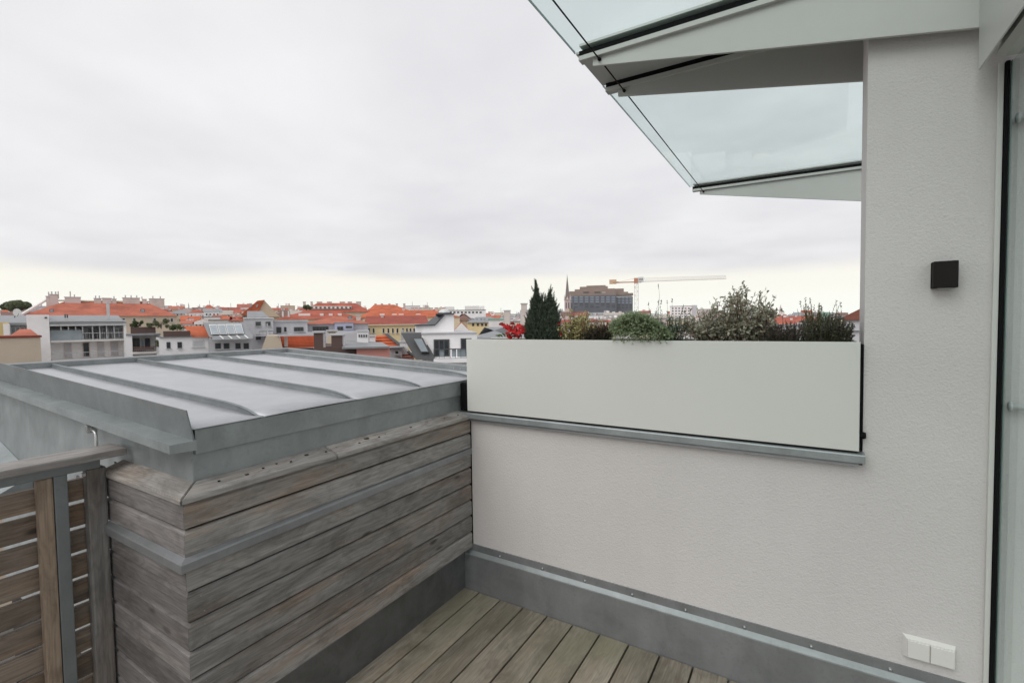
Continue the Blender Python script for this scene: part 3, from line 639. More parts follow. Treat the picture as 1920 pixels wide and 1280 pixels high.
# --- 2 white house with balconies
b = Bld('balcony_house', -60, 232, 50, 13, 'long white house with glazed balconies, metal roof edge and a tall white chimney wall', 'building')
zf = b.Z(600, 0, 150); b.body(b.Z(606, 0, 150), wallc['white'], x0=b.X(-60), x1=b.X(231), y0=1.6)
xs, xe = b.X(93), b.X(231)
b.mesh('metal_roof', [(b.X(-60), .1, zf-.25), (b.X(233), .1, zf-.25), (b.X(222, 7), 7, b.Z(591, 7, 150)), (b.X(-60), 7, b.Z(591, 7, 0)), (b.X(-60), .1, zf-.5), (b.X(233), .1, zf-.5), (b.X(233), 13, zf-.5), (b.X(-60), 13, zf-.5)],
       [(0, 1, 2, 3), (4, 5, 1, 0), (1, 5, 6, 2), (3, 2, 6, 7), (0, 3, 7, 4), (4, 7, 6, 5)], roofc['grey'], org=(0, 3, zf))
for i, (pa, m_) in enumerate(((601.5, metal_l), (605.5, roofc['grey']), (609, metal_l))):
    z_ = b.Z(pa, -.4, 150); b.box('roof_edge_strip', xs, xe+.2, -.5-.12*i, 1.6, z_-.10, z_+.08, m_)
zb0, zb1 = b.Z(637, 0, 160), b.Z(612, 0, 160)
b.box('balcony_slab', xs, xe, -.2, 1.6, zb0-.18, zb0, wallc['offwhite'])
b.box('balcony_slab', xs, xe, -.2, 1.6, b.Z(672, 0, 160)-.18, b.Z(672, 0, 160), wallc['offwhite'])
b.box('back_wall_panel', xs, xe, 1.45, 1.59, zb0, zb1, wallc['grey'])
for i, (a, c) in enumerate(((96, 107), (109, 121), (123, 135), (137, 149), (165, 172), (176, 182), (190, 203), (208, 222))):
    b.win_m(b.X(a, 1.4), b.X(c, 1.4), zb0+.1, zb1-.25, 1.42, paneg if a in (165, 176) else mat('grey_balcony_glass', (.34, .36, .37), .3), dfr if a in (165, 176) else metal_l)
for a in (113.5, 127.5, 141, 154, 172.5, 186, 199, 213): b.box('balcony_divider', b.X(a)-.05, b.X(a)+.05, .0, 1.4, zb0, zb1+.05, metal_l)
b.rail(b.X(152), xe-.1, -.15, zb0, b.Z(624, 0, 180), step=.3); b.box('balcony_glass', xs, b.X(152), -.17, -.13, zb0, b.Z(619, 0, 120), paleg)
zc0 = b.Z(671, 0, 160)
for a, c in ((118, 132), (152, 166), (180, 193), (205, 219)): b.win_m(b.X(a, 1.5), b.X(c, 1.5), zc0+.05, b.Z(641, 1.5, 160), 1.55, paneg if a == 152 else wallc['grey'], wallc['rosy'], 'balcony_door')
b.rail(xs, xe-.1, -.15, zc0, b.Z(660, 0, 160), step=.6); b.box('chimney_wall', b.X(50), b.X(92), -.8, 6, 0, b.Z(590, -.8, 70), wallc['white'])
b.box('wall_vent', b.X(84, -.8), b.X(88.5, -.8), -.86, -.8, b.Z(597, -.8, 86), b.Z(594, -.8, 86), dfr)
b.box('end_wall', b.X(230), b.X(235), -.6, 5, 0, b.Z(605, -.6, 232), wallc['white'])
b.box('side_wing', b.X(-60), b.X(17), -2., 3, 0, b.Z(604, -2, 8), wallc['ochre']); b.box('wing_wall', b.X(8), b.X(18), -2.4, 1.6, 0, b.Z(607, -2, 12), wallc['white'])
b.win(19, 47, 612, 633, 1.5, paleg, metal_l, split=3); b.pole(202, 566, 596, 3., .13, metal_l, 'flue_pipe')
b.dish(31, 586, 1., .36, 35)
for a in (122, 126): b.pole(a, 589, 596, 3., .06, dfr, 'vent_pipe')
# --- 3 long orange roofed house behind
b = Bld('long_tiled_house', 40, 332, 88, 14, 'long house with a wide terracotta hipped roof and many ridge chimneys, behind the balcony house', 'building')
ze = b.Z(591, 0, 200); zr = b.Z(566, 7, 200); b.body(ze-.1, wallc['beige'])
b.gable(ze, zr, roofc['terra'], hip=4.5, hipl=5.5)
b.mesh('ridge_tiles', [(b.X(90, 7), 6.7, zr+.02), (b.X(306, 7), 6.7, zr+.02), (b.X(306, 7), 7, zr+.28), (b.X(90, 7), 7, zr+.28), (b.X(90, 7), 7.3, zr+.02), (b.X(306, 7), 7.3, zr+.02)], [(0, 1, 2, 3), (5, 4, 3, 2), (0, 3, 4), (1, 5, 2), (0, 4, 5, 1)], wallc['sand'])
b.mesh('verge_board', [(b.X(38), -.4, ze-.1), (b.X(43), -.4, ze-.1), (b.X(92, 7), 6.9, zr+.12), (b.X(88, 7), 6.9, zr+.12), (b.X(38), -.4, ze+.25), (b.X(43), -.4, ze+.25), (b.X(92, 7), 6.9, zr+.45), (b.X(88, 7), 6.9, zr+.45)], F8, wallc['offwhite'])
for a, c, t, po in ((86, 93, 556, 0), (93, 108, 552.5, 2), (121, 151, 557.5, 0), (176, 190, 560, 2), (191.5, 209, 559.5, 0), (210, 218, 561, 1), (230, 262, 559, 3), (267, 275, 561.5, 0), (280, 308, 560.5, 2)): b.chim(a, c, t, 566, 6.2, wallc['rosy'] if int(a) % 2 else chim, po)
for a, t in ((91, 547), (109, 546), (131.5, 546), (139.5, 552), (266, 556)): b.pole(a, t, 560, 6.5, .09, chim, 'flue_pipe')
for a in (98, 268): b.win_m(b.X(a-4, 2), b.X(a+4, 2), b.Z(584, 2, a)-.1, b.Z(581, 2, a)+.15, 1.6, paleg, dfr, 'skylight')
for a in (213, 232, 252, 290, 310, 322): b.win_m(b.X(a-3), b.X(a+3), b.Z(604, 0, a), b.Z(596, 0, a), -.01, paneg, wfr)
# --- 4 planted terrace house and white wall with two small windows
b = Bld('planted_terrace_house', 235, 300, 46, 9, 'white house with a planted roof terrace and a dark glazed balcony', 'building')
b.body(b.Z(628, 0, 265), wallc['offwhite'], y0=2.); b.box('side_pier', b.X(235), b.X(246), 0, 2, 0, b.Z(629, 0, 240), wallc['white']); b.box('side_pier', b.X(291), b.X(300), 0, 2, 0, b.Z(632, 0, 295), wallc['white'])
b.box('terrace_parapet', b.X(244), b.X(291), -.1, .5, b.Z(625, 0, 265), b.Z(613, 0, 265), wallc['brown']); b.box('roof_slab', b.X(235), b.X(300), -.1, 6, b.Z(628.5, 0, 265), b.Z(625.4, 0, 265), roofc['grey'])
b.win(247, 262, 634, 655, 1.95, paneg, dfr, split=2); b.win(264, 270, 634, 655, 1.95, paleg, wfr); b.win(271, 281, 634, 655, 1.95, paneg, dfr)
b.box('lower_slab', b.X(246), b.X(291), -.1, 2, b.Z(659, 0, 270)-.2, b.Z(659, 0, 270), wallc['offwhite']); b.rail(b.X(247), b.X(290), -.05, b.Z(659, 0, 270), b.Z(650, 0, 270), roofc['brown'], .15)
b.box('flower_box', b.X(249), b.X(287), -.35, -.1, b.Z(655, 0, 270), b.Z(651.5, 0, 270), wallc['brown'])
BT = b
b = Bld('white_side_house', 296, 392, 47, 10, 'white rendered house, two small square windows and a closed shutter under a small orange roof', 'building')
b.body(b.Z(632, 0, 340), wallc['white']); b.box('brown_parapet', b.X(305), b.X(356), -.15, .4, b.Z(632, 0, 330), b.Z(620.5, 0, 330), wallc['brown']); b.box('roof_slab', b.X(297), b.X(360), -.2, 10, b.Z(632, 0, 330)+.002, b.Z(631, 0, 330), roofc['grey'])
b.mesh('roof', [(b.X(360), -.3, b.Z(632, 0, 370)), (b.X(394), -.3, b.Z(632, 0, 370)), (b.X(385, 4), 4, b.Z(611, 4, 370)), (b.X(343, 4), 4, b.Z(611, 4, 370)), (b.X(360), 8, b.Z(632, 0, 370)), (b.X(394), 8, b.Z(632, 0, 370))], [(0, 1, 2, 3), (5, 4, 3, 2), (0, 3, 4), (1, 5, 2), (0, 4, 5, 1)], roofc['orange'])
b.win(312, 319.5, 641, 653, 0, paneg, dfr); b.win(332.5, 341, 641, 652.5, 0, paneg, dfr); b.win(360, 383, 637, 650.5, 0, wallc['grey'], wfr, 'shuttered_window')
b.box('downpipe', b.X(389), b.X(390.5), -.12, -.02, 5, b.Z(632, 0, 389), metal_l)
# --- 5 metal mansard studio
b = Bld('mansard_studio', 385, 472, 46, 8, 'grey metal mansard with four large slanted panes above a row of dark windows', 'building')
b.body(b.Z(634, 0, 430), wallc['grey'], x1=b.X(471), x0=b.X(390))
z0, z1 = b.Z(630, 0, 430), b.Z(604, 3, 430)
b.mesh('mansard_roof', [(b.X(391), -.2, z0), (b.X(473), -.2, z0), (b.X(458, 3), 3, z1), (b.X(380, 3), 3, z1), (b.X(391), 8, z0), (b.X(473), 8, z0), (b.X(458, 8), 8, z1), (b.X(380, 8), 8, z1)], [(0, 1, 2, 3), (3, 2, 6, 7), (0, 3, 7, 4), (1, 5, 6, 2), (4, 7, 6, 5), (0, 4, 5, 1)], roofc['grey'])
for a in range(4):
    pa, pb = 393.5+a*15.5-3.5, 408+a*15.5-3.5
    t0, t1 = .10, .80
    def mp(px, t, e): xx = px + (1-t)*6; d_ = -.2+3.2*t-e; return (b.X(xx, d_), d_-.06, z0+(z1-z0)*t+.08)
    fr_ = b.mesh('slanted_window', [mp(pa, t0, 0), mp(pb, t0, 0), mp(pb, t1, 0), mp(pa, t1, 0)] + [mp(pa, t0, .1), mp(pb, t0, .1), mp(pb, t1, .1), mp(pa, t1, .1)], F8, wfr, org=(0, 0, z0))
    b.mesh('pane', [mp(pa+1.2, t0+.05, .12), mp(pb-1.2, t0+.05, .12), mp(pb-1.2, t1-.05, .12), mp(pa+1.2, t1-.05, .12)] + [mp(pa+1.2, t0+.05, .16), mp(pb-1.2, t0+.05, .16), mp(pb-1.2, t1-.05, .16), mp(pa+1.2, t1-.05, .16)], F8, paleg, fr_, (0, 0, z0), org=(0, 0, z0))
b.mesh('eave_canopy', [(b.X(397), -.3, z0+.02), (b.X(472), -.3, z0+.02), (b.X(472), -1.0, b.Z(636, -1, 430)), (b.X(397), -1.0, b.Z(636, -1, 430)), (b.X(397), -.3, z0-.1), (b.X(472), -.3, z0-.1), (b.X(472), -1.0, b.Z(636, -1, 430)-.1), (b.X(397), -1.0, b.Z(636, -1, 430)-.1)], F8, roofc['grey'])
for a in (410, 426, 441, 456): b.mesh('canopy_bracket', [(b.X(a), -.32, z0+.04), (b.X(a)+.12, -.32, z0+.04), (b.X(a)+.4, -1.02, b.Z(636, -1, 430)+.03), (b.X(a)+.28, -1.02, b.Z(636, -1, 430)+.03), (b.X(a), -.32, z0+.09), (b.X(a)+.12, -.32, z0+.09), (b.X(a)+.4, -1.02, b.Z(636, -1, 430)+.08), (b.X(a)+.28, -1.02, b.Z(636, -1, 430)+.08)], F8, wfr)
for a, c in ((403, 414), (419, 430), (441, 451), (456.5, 466.5)): b.win(a, c, 643, 654, 0, paneg, dfr, split=1)
# --- 6 grey white cubes
b = Bld('grey_cube_house', 456, 582, 56, 12, 'pale grey modern house of stacked cubes with scattered dark windows', 'building')
b.body(b.Z(597, 0, 485), wallc['grey'], x0=b.X(457), x1=b.X(512)); b.body(b.Z(603, 2, 545), wallc['grey'], x0=b.X(512), x1=b.X(578), y0=2., name='wing_wall')
b.box('roof_edge', b.X(456), b.X(513), -.15, 12, b.Z(597, 0, 485), b.Z(595.5, 0, 485), wallc['white']); b.box('roof_edge', b.X(512.6), b.X(579), 1.8, 12, b.Z(603, 2, 545), b.Z(600, 2, 545), metal_l)
b.mesh('sheet_roof', [(b.X(463, 2), 2, b.Z(595, 2, 480)), (b.X(505, 2), 2, b.Z(595, 2, 480)), (b.X(492, 5), 5, b.Z(583, 5, 480)), (b.X(464, 5), 5, b.Z(583, 5, 480)), (b.X(463, 2), 9, b.Z(595, 2, 480)), (b.X(505, 2), 9, b.Z(595, 2, 480))], [(0, 1, 2, 3), (5, 4, 3, 2), (0, 3, 4), (1, 5, 2), (0, 4, 5, 1)], roofc['grey'])
for a, c, t, e, dd in ((479, 489, 603, 611, 0), (498, 507, 603, 611, 0), (479.5, 489, 627, 637, 0), (518, 527.5, 613, 624.5, 2), (532.5, 537, 613, 622, 2), (551, 569, 613, 621, 2)): b.win(a, c, t, e, dd, paneg, dfr, split=3 if c-a > 12 else 1)
b.rail(b.X(486), b.X(512), -1., b.Z(628, -1, 500), b.Z(621, -1, 500), dfr, .3, 'roof_railing')
b.box('terrace_slab', b.X(478), b.X(560), -1.6, 2, b.Z(630, -1, 500), b.Z(628, -1, 500), wallc['grey'])
for a, t in ((501, 606), (540, 608), (544, 612)): b.pole(a, t, 628, -1., .07, metal_l, 'flue_pipe')
# --- 7 brown hood + orange roof + brown chimneys + pink wall in the foreground
b = Bld('orange_roof_house', 485, 592, 36, 6, 'near orange tiled roof with ribbed courses beside a beige trapezoid gable wall', 'building')
b.body(b.Z(660, 0, 540), wallc['brown'])
b.mesh('roof', [(b.X(531), -.2, b.Z(652, 0, 555)), (b.X(597), -.2, b.Z(652, 0, 555)), (b.X(590, 3), 3, b.Z(629, 3, 555)), (b.X(521, 3), 3, b.Z(629, 3, 555)), (b.X(531), 6, b.Z(652, 0, 555)), (b.X(597), 6, b.Z(652, 0, 555))], [(0, 1, 2, 3), (5, 4, 3, 2), (0, 3, 4), (1, 5, 2), (0, 4, 5, 1)], roofc['orange'])
for i in range(1, 9):
    t = i/9.; d_ = -.2+3.2*t; z_ = b.Z(652, 0, 555)+(b.Z(629, 3, 555)-b.Z(652, 0, 555))*t
    b.box('tile_course', b.X(531-10*t*.9, d_), b.X(597-7*t, d_), d_-.08, d_+.1, z_-.02, z_+.07, roofc['orange'])
b.mesh('gable_wall', [(b.X(486), -.5, b.Z(662, 0, 500)), (b.X(531), -.5, b.Z(662, 0, 510)), (b.X(522), -.5, b.Z(629, 0, 510)), (b.X(499), -.5, b.Z(629, 0, 500)), (b.X(486), 3, b.Z(662, 0, 500)), (b.X(531), 3, b.Z(662, 0, 510)), (b.X(522), 3, b.Z(629, 0, 510)), (b.X(499), 3, b.Z(629, 0, 500))], F8, wallc['beige'])
b.box('ridge_cap', b.X(520, 3), b.X(592, 3), 2.8, 3.2, b.Z(629, 3, 555), b.Z(626.5, 3, 555), wallc['grey']); b.pole(536, 632, 650, 0, .12, chim, 'flue_pipe')
b = Bld('brown_chimney_house', 586, 730, 32, 8, 'brown and pink house with broad stepped chimney stacks and a flat grey roof', 'building')
b.body(b.Z(651, 0, 620), wallc['brown'], x0=b.X(588), x1=b.X(668))
b.chim(588, 605, 624, 650, .1, wallc['brown'], dep=1.4); b.chim(621, 642, 629, 650, .1, wallc['brown'], dep=1.4); b.chim(604.5, 609.5, 624.5, 640, .3, wallc['white'], dep=.6); b.chim(641, 646, 629, 643, .3, wallc['white'], dep=.6)
b.box('pink_wall', b.X(667), b.X(728), -.6, 5, 0, b.Z(650, -.6, 700), wallc['pink'])
b.mesh('flat_roof', [(b.X(640), -.9, b.Z(650.5, -.9, 650)), (b.X(729, -.9), -.9, b.Z(649.5, -.9, 720)), (b.X(716, 4), 4.5, b.Z(642, 4.5, 700)), (b.X(650, 4), 4.5, b.Z(638, 4.5, 650)), (b.X(640), -.9, b.Z(650.5, -.9, 650)-.12), (b.X(729, -.9), -.9, b.Z(649.5, -.9, 720)-.12), (b.X(716, 4), 4.5, b.Z(642, 4.5, 700)-.12), (b.X(650, 4), 4.5, b.Z(638, 4.5, 650)-.12)], F8, roofc['grey'])
b.box('roof_edge_band', b.X(519, 5), b.X(668, 5), 5, 5.5, b.Z(629, 5, 600), b.Z(625.5, 5, 600), wallc['grey'])
c = b.chim(669.5, 690, 622, 638, 3.5, wallc['white'], dep=1.2)
for a in (671.5, 676, 680.5, 685): b.box('flue_opening', b.X(a, 3.5), b.X(a+2.6, 3.5), 3.44, 3.5, b.Z(632, 3.5, a), b.Z(627, 3.5, a), dfr)
c = b.chim(613, 631, 621, 630, 7, wallc['cream'], dep=1.)
for a in (615.5, 619, 622.5, 626): b.box('flue_opening', b.X(a, 7), b.X(a+2., 7), 6.95, 7.02, b.Z(624.5, 7, a), b.Z(622.3, 7, a), dfr)
# dormer + orange slope right of it
b = Bld('small_orange_roof', 700, 775, 40, 7, 'small steep orange tiled roof with white verge between pink wall and white modern house', 'building')
b.body(b.Z(668, 0, 740), wallc['offwhite'])
b.mesh('roof', [(b.X(692), -.2, b.Z(672, 0, 740)), (b.X(778), -.2, b.Z(672, 0, 740)), (b.X(722, 3), 3, b.Z(628, 3, 722)), (b.X(704, 3), 3, b.Z(629, 3, 722)), (b.X(692), 7, b.Z(672, 0, 740)), (b.X(778), 7, b.Z(672, 0, 740))], [(0, 1, 2, 3), (5, 4, 3, 2), (0, 3, 4), (1, 5, 2), (0, 4, 5, 1)], roofc['orange'])
b.mesh('verge_flashing', [(b.X(726, 2.8), 2.7, b.Z(627, 2.8, 722)), (b.X(721, 2.8), 2.7, b.Z(627, 2.8, 722)), (b.X(770), -.3, b.Z(668, 0, 740)), (b.X(776), -.3, b.Z(668, 0, 740)), (b.X(726, 2.8), 2.9, b.Z(625, 2.8, 722)), (b.X(721, 2.8), 2.9, b.Z(625, 2.8, 722)), (b.X(770), -.3, b.Z(666, 0, 740)), (b.X(776), -.3, b.Z(666, 0, 740))], F8, roofc['dark'])
b.box('dormer', b.X(728, -1), b.X(752, -1), -1.2, 2, b.Z(670, -1, 740), b.Z(652, -1, 740), wallc['grey']); b.box('dormer_roof', b.X(727, -1), b.X(756, -1), -1.5, 2.2, b.Z(652, -1, 740), b.Z(650.5, -1, 740), roofc['grey'])
b.win(740, 748, 657, 664, -1.21, paneg, wfr); b.chim(750, 765, 642, 660, .2, wallc['white']); b.pole(754, 618, 642, .5, .12, metal_l, 'flue_pipe'); b.chim(693, 703, 631, 640, 1., wallc['white'])
for i in range(1, 8):
    t = i/8.; d_ = -.2+3.2*t; z_ = b.Z(672, 0, 740)+(b.Z(628, 3, 722)-b.Z(672, 0, 740))*t
    b.box('tile_course', b.X(692+12*t, d_)+.1, b.X(778-56*t, d_)-.1, d_-.08, d_+.1, z_-.02, z_+.07, roofc['orange'])
# --- 8 white modern house with dark mansard
b = Bld('white_modern_house', 752, 892, 34, 9, 'bright white modern house with dark slanted roof window, terrace doors and domed stair tower', 'building')
b.body(b.Z(625, 0, 850), wallc['white'], x0=b.X(790), x1=b.X(894)); b.box('roof_parapet', b.X(789), b.X(894), -.1, 9, b.Z(625, 0, 850), b.Z(623, 0, 850), wallc['grey'])
b.mesh('dark_mansard', [(b.X(778, -.6), -.6, b.Z(674, -.6, 790)), (b.X(816, -.6), -.6, b.Z(674, -.6, 815)), (b.X(789, .5), .5, b.Z(624, .5, 790)), (b.X(751, .5), .5, b.Z(624, .5, 760)), (b.X(778), 6, b.Z(674, -.6, 790)), (b.X(816), 6, b.Z(674, -.6, 815)), (b.X(789), 6, b.Z(624, .5, 790)), (b.X(751), 6, b.Z(624, .5, 760))], F8, roofc['dark'])
def sk(px, py, e): return (b.X(px, -.1), -.35-e+(668-py)*.012, b.Z(py, -.2, px))
fr_ = b.mesh('roof_window', [sk(788, 660, .1), sk(804, 660, .1), sk(792, 633, .1), sk(772, 633, .1), sk(788, 660, .3), sk(804, 660, .3), sk(792, 633, .3), sk(772, 633, .3)], F8, dfr, org=(0, 0, 20))
b.mesh('pane', [sk(789, 658, .3), sk(801.5, 658, .3), sk(790, 635, .3), sk(775.5, 635, .3), sk(789, 658, .34), sk(801.5, 658, .34), sk(790, 635, .34), sk(775.5, 635, .34)], F8, paleg, fr_, (0, 0, 20), org=(0, 0, 20))
zt = b.Z(590, 2.5, 815)
b.box('stair_tower', b.X(797, 2.5), b.X(851, 2.5), 2.5, 6, b.Z(625, 2.5, 815)-.2, b.Z(609, 2.5, 815), wallc['white'])
b.mesh('tower_head', [(b.X(797, 2.5), 2.5, b.Z(609, 2.5, 815)), (b.X(851, 2.5), 2.5, b.Z(609, 2.5, 815)), (b.X(851, 2.5), 2.5, zt), (b.X(833, 2.5), 2.5, zt), (b.X(815, 2.5), 2.5, b.Z(609, 2.5, 815)), (b.X(797, 2.5), 6, b.Z(609, 2.5, 815)), (b.X(851, 2.5), 6, b.Z(609, 2.5, 815)), (b.X(851, 2.5), 6, zt), (b.X(833, 2.5), 6, zt), (b.X(815, 2.5), 6, b.Z(609, 2.5, 815))],
       [(4, 3, 2, 1), (6, 7, 8, 9), (1, 2, 7, 6), (2, 3, 8, 7), (3, 4, 9, 8), (0, 1, 6, 5)], wallc['white'])
b.box('lower_tower', b.X(778, 2.5), b.X(797, 2.5), 2.5, 6, b.Z(625, 2.5, 815)-.2, b.Z(611, 2.5, 785), wallc['white'])
zz1 = b.Z(608.5, 2.4, 790)
b.mesh('slanted_metal_roof', [(b.X(777, 2.4), 2.3, zz1), (b.X(815, 2.4), 2.3, zz1), (b.X(833, 2.4), 2.3, zt+.05), (b.X(820, 4), 4.5, zt+.05), (b.X(798, 4), 4.5, zz1+.1), (b.X(777, 2.4), 2.3, zz1-.1), (b.X(815, 2.4), 2.3, zz1-.1), (b.X(834, 2.4), 2.3, zt-.08), (b.X(820, 4), 4.5, zt-.08), (b.X(798, 4), 4.5, zz1-.1)],
       [(0, 1, 4), (1, 2, 3, 4), (0, 5, 6, 1), (1, 6, 7, 2), (2, 7, 8, 3), (3, 8, 9, 4), (4, 9, 5, 0), (5, 9, 6), (6, 9, 8, 7)], roofc['dark'])
b.box('tower_roof_edge', b.X(817, 2.4), b.X(852, 2.4), 2.3, 6.1, zt+.001, zt+.09, roofc['dark'])
me = bpy.data.meshes.new('dome'); bm = bmesh.new(); bmesh.ops.create_uvsphere(bm, u_segments=20, v_segments=10, radius=1.)
bmesh.ops.delete(bm, geom=[v for v in bm.verts if v.co.z < -.01], context='VERTS')
for v in bm.verts: v.co = Vector((v.co.x*(b.X(844, 2.5)-b.X(822, 2.5))/2, v.co.y*.7, v.co.z*.30))
for f_ in bm.faces: f_.smooth = True
bm.to_mesh(me); bm.free(); me.materials.append(mat('milky_dome', (.62, .63, .63), .25)); b.put('skylight_dome', me, (b.X(833, 3.4), 3.4, zt+.16))
b.box('dome_curb', b.X(821, 2.7), b.X(845, 2.7), 2.7, 4.1, zt+.09, zt+.16, roofc['dark'])
b.win(813, 842.5, 636, 668, -.01, paneg, dfr, 'terrace_door', split=3); b.win(863.5, 884, 634, 667, -.01, paneg, dfr, 'terrace_door', split=2)
b.box('balcony_slab', b.X(812), b.X(893), -1.3, 0, b.Z(673, -1.3, 850)-.25, b.Z(672, -1.3, 850), wallc['white']); b.rail(b.X(812, -1.2), b.X(893, -1.2), -1.2, b.Z(673, -1.2, 850), b.Z(654, -1.2, 850), dfr, .35)
for a in (823, 846, 856, 864): b.box('screen_panel', b.X(a, -1.1), b.X(a+8, -1.1), -1.12, -1.09, b.Z(669, -1.1, a), b.Z(655, -1.1, a), paleg)
# --- 9 middle distance
def simple(px0, px1, D, dep, pe, pr, rm, wm, label, cat='building', name='house', group=None, roof='x', hip=0., hipl=None, yaw=0., wins=(), chs=(), pid=None):
    b = Bld(name, px0, px1, D, dep, label, cat, group, yaw)
    pc = (px0+px1)/2; ze = b.Z(pe, 0, pc)
    b.body(ze, wallc[wm])
    if roof == 'flat': b.box('roof_slab', -b.w/2-.12, b.w/2+.12, -.12, dep+.12, ze+.002, ze+.3, roofc[rm])
    else: b.gable(ze+.002, b.Z(pr, dep/2 if roof == 'x' else 0, pc), roofc[rm], hip=hip, hipl=hipl, wm=wallc[wm], kind=roof)
    for w_ in wins: b.win(*w_)
    for c_ in chs: b.chim(*c_)
    return b
rng = random.Random(11)
b = simple(456, 521, 96, 5, 594, 593, 'grey', 'sand', 'house with a tall sand coloured gable and an orange roof slope, left of centre', roof='flat')
# the sand gable leans into view on its right: a pointed wall facing the viewer
b.mesh('gable_wall', [(b.X(480), -.6, b.Z(594, 0, 480)), (b.X(525), -.6, b.Z(594, 0, 520)), (b.X(497), -.6, b.Z(563.5, 0, 497)), (b.X(480), .3, b.Z(594, 0, 480)), (b.X(525), .3, b.Z(594, 0, 520)), (b.X(497), .3, b.Z(563.5, 0, 497))], [(0, 1, 2), (5, 4, 3), (0, 3, 4, 1), (1, 4, 5, 2), (2, 5, 3, 0)], wallc['sand'])
b.mesh('roof_slope', [(b.X(452), -.9, b.Z(590, 0, 452)), (b.X(479.5), -.9, b.Z(593, 0, 480)), (b.X(497.5), -.9, b.Z(562.5, 0, 497)), (b.X(484), -.9, b.Z(564, 0, 484)), (b.X(452), 4, b.Z(590, 0, 452)), (b.X(479.5), 4, b.Z(593, 0, 480)), (b.X(497.5), 4, b.Z(562.5, 0, 497)), (b.X(484), 4, b.Z(564, 0, 484))], F8, roofc['orange'])
for a in (471, 482): b.mesh('skylight', [(b.X(a-2), -1.0, b.Z(576, 0, a)), (b.X(a+1), -1.0, b.Z(576, 0, a)), (b.X(a+4), -1.0, b.Z(571, 0, a)), (b.X(a+1), -1.0, b.Z(571, 0, a)), (b.X(a-2), -.9, b.Z(576, 0, a)), (b.X(a+1), -.9, b.Z(576, 0, a)), (b.X(a+4), -.9, b.Z(571, 0, a)), (b.X(a+1), -.9, b.Z(571, 0, a))], F8, paleg)
b = simple(565, 690, 64, 14, 606, 591, 'terra', 'grey', 'broad terracotta roof over a grey wall with a strip of dark windows', hip=4., hipl=5., wins=[(586, 616, 612, 620.5, -.01, paneg, dfr, 'ribbon_window', 5)])
b.box('lilac_block', b.X(627, -1.5), b.X(662, -1.5), -1.5, 1, 0, b.Z(605.5, -1.5, 645), wallc['lilac']); b.box('block_roof', b.X(626, -1.5), b.X(663, -1.5), -1.6, 1, b.Z(605.5, -1.5, 645), b.Z(604, -1.5, 645), roofc['grey'])
b.win(632, 643.5, 612, 619.5, -1.51, paneg, dfr, split=2); b.win(648, 660, 611, 615.5, -1.51, paneg, dfr, split=2)
b.win_m(b.X(652, 4), b.X(660, 4), b.Z(597.5, 4, 656), b.Z(594, 4, 656)+.1, 2.8, paleg, dfr, 'skylight'); b.chim(668, 674, 592, 602, 2.)
b.box('lower_terrace', b.X(575, -4), b.X(690, -4), -6, -1.6, 0, b.Z(622, -4, 620), wallc['grey'])
b = simple(518, 680, 82, 13, 597, 581, 'red', 'cream', 'long dark red roof with dormer strip behind the grey cube house', hip=5, hipl=5)
for a in (560, 600, 617, 634): b.box('dormer', b.X(a, 2), b.X(a+(22 if a == 560 else 7), 2), 2, 5, b.Z(592, 2, a), b.Z(587.5, 2, a), wallc['offwhite'])
for a in (530, 541): b.pole(a, 583, 594, .5, .12, wfr, 'roof_strip')
b = simple(566, 695, 135, 16, 584, 568, 'red', 'sand', 'red ridge roof lined with chimneys above the long dark red roof', hip=4, chs=[(a, a+c, 566, 570, 8.) for a, c in ((568, 5), (582, 4), (594, 10), (613, 9), (637, 10), (652, 8), (668, 9))])
b.box('dormer_strip', b.X(580, 2), b.X(660, 2), 1.5, 6, b.Z(579, 2, 620), b.Z(574, 2, 620), wallc['offwhite'])
for a in range(583, 658, 8): b.win(a, a+4, 575, 578, 1.49, paneg, dfr, bare=True)
b = simple(690, 768, 155, 16, 582, 571, 'orange', 'sand', 'orange ridge roof with small chimneys, centre skyline', hip=5, hipl=2, chs=[(a, a+4, 569.5, 573, 8.) for a in (702, 714, 728, 742, 756)])
b = simple(668, 862, 112, 16, 594, 582, 'orange', 'cream', 'very long bright orange roof with a row of white dormers, centre', hip=6, hipl=3, chs=[(a, a+5, 577, 584, 8.) for a in (754, 771, 778, 786, 795, 816, 830)])
for a in (712, 735, 748, 780): b.box('dormer', b.X(a, 2), b.X(a+9, 2), 2.5, 6, b.Z(591, 2, a), b.Z(588, 2, a), wallc['offwhite'])
b = simple(684, 802, 76, 15, 607, 592, 'dkred', 'yellow', 'pale yellow apartment house with a row of tall windows under dark red roofs', hip=0, chs=[(714, 719, 592, 600, 6.), (671, 676, 592, 600, 6)])
for a in (690, 698.5, 717, 726, 734.5, 743, 753.5, 761, 767.5, 774.5): b.win(a, a+4, 615, 624.5, -.01, paneg, wfr)
b.box('cornice', -b.w/2-.1, b.w/2+.1, -.35, -.01, b.Z(609.5, 0, 740), b.Z(607.8, 0, 740), wallc['cream'])
b = simple(832, 911, 210, 20, 582, 575, 'grey', 'white', 'white modern flats with a boxy penthouse on the skyline', roof='flat')
b.box('penthouse', b.X(872), b.X(900), 2, 14, 30-8, b.Z(573.5, 2, 885), wallc['offwhite']); b.box('stair_head', b.X(902), b.X(909), 1, 8, 22, b.Z(573.5, 1, 905), wallc['white']); b.box('penthouse', b.X(833), b.X(851), 2, 14, 22, b.Z(575, 2, 840), wallc['offwhite'])
for a in range(836, 905, 7): b.win(a, a+4, 584, 587, -.02, paneg, dfr, bare=True)
b = simple(852, 886, 125, 12, 600, 588, 'brown', 'sand', 'brown roofed house just right of the domed white stair tower', hip=3)
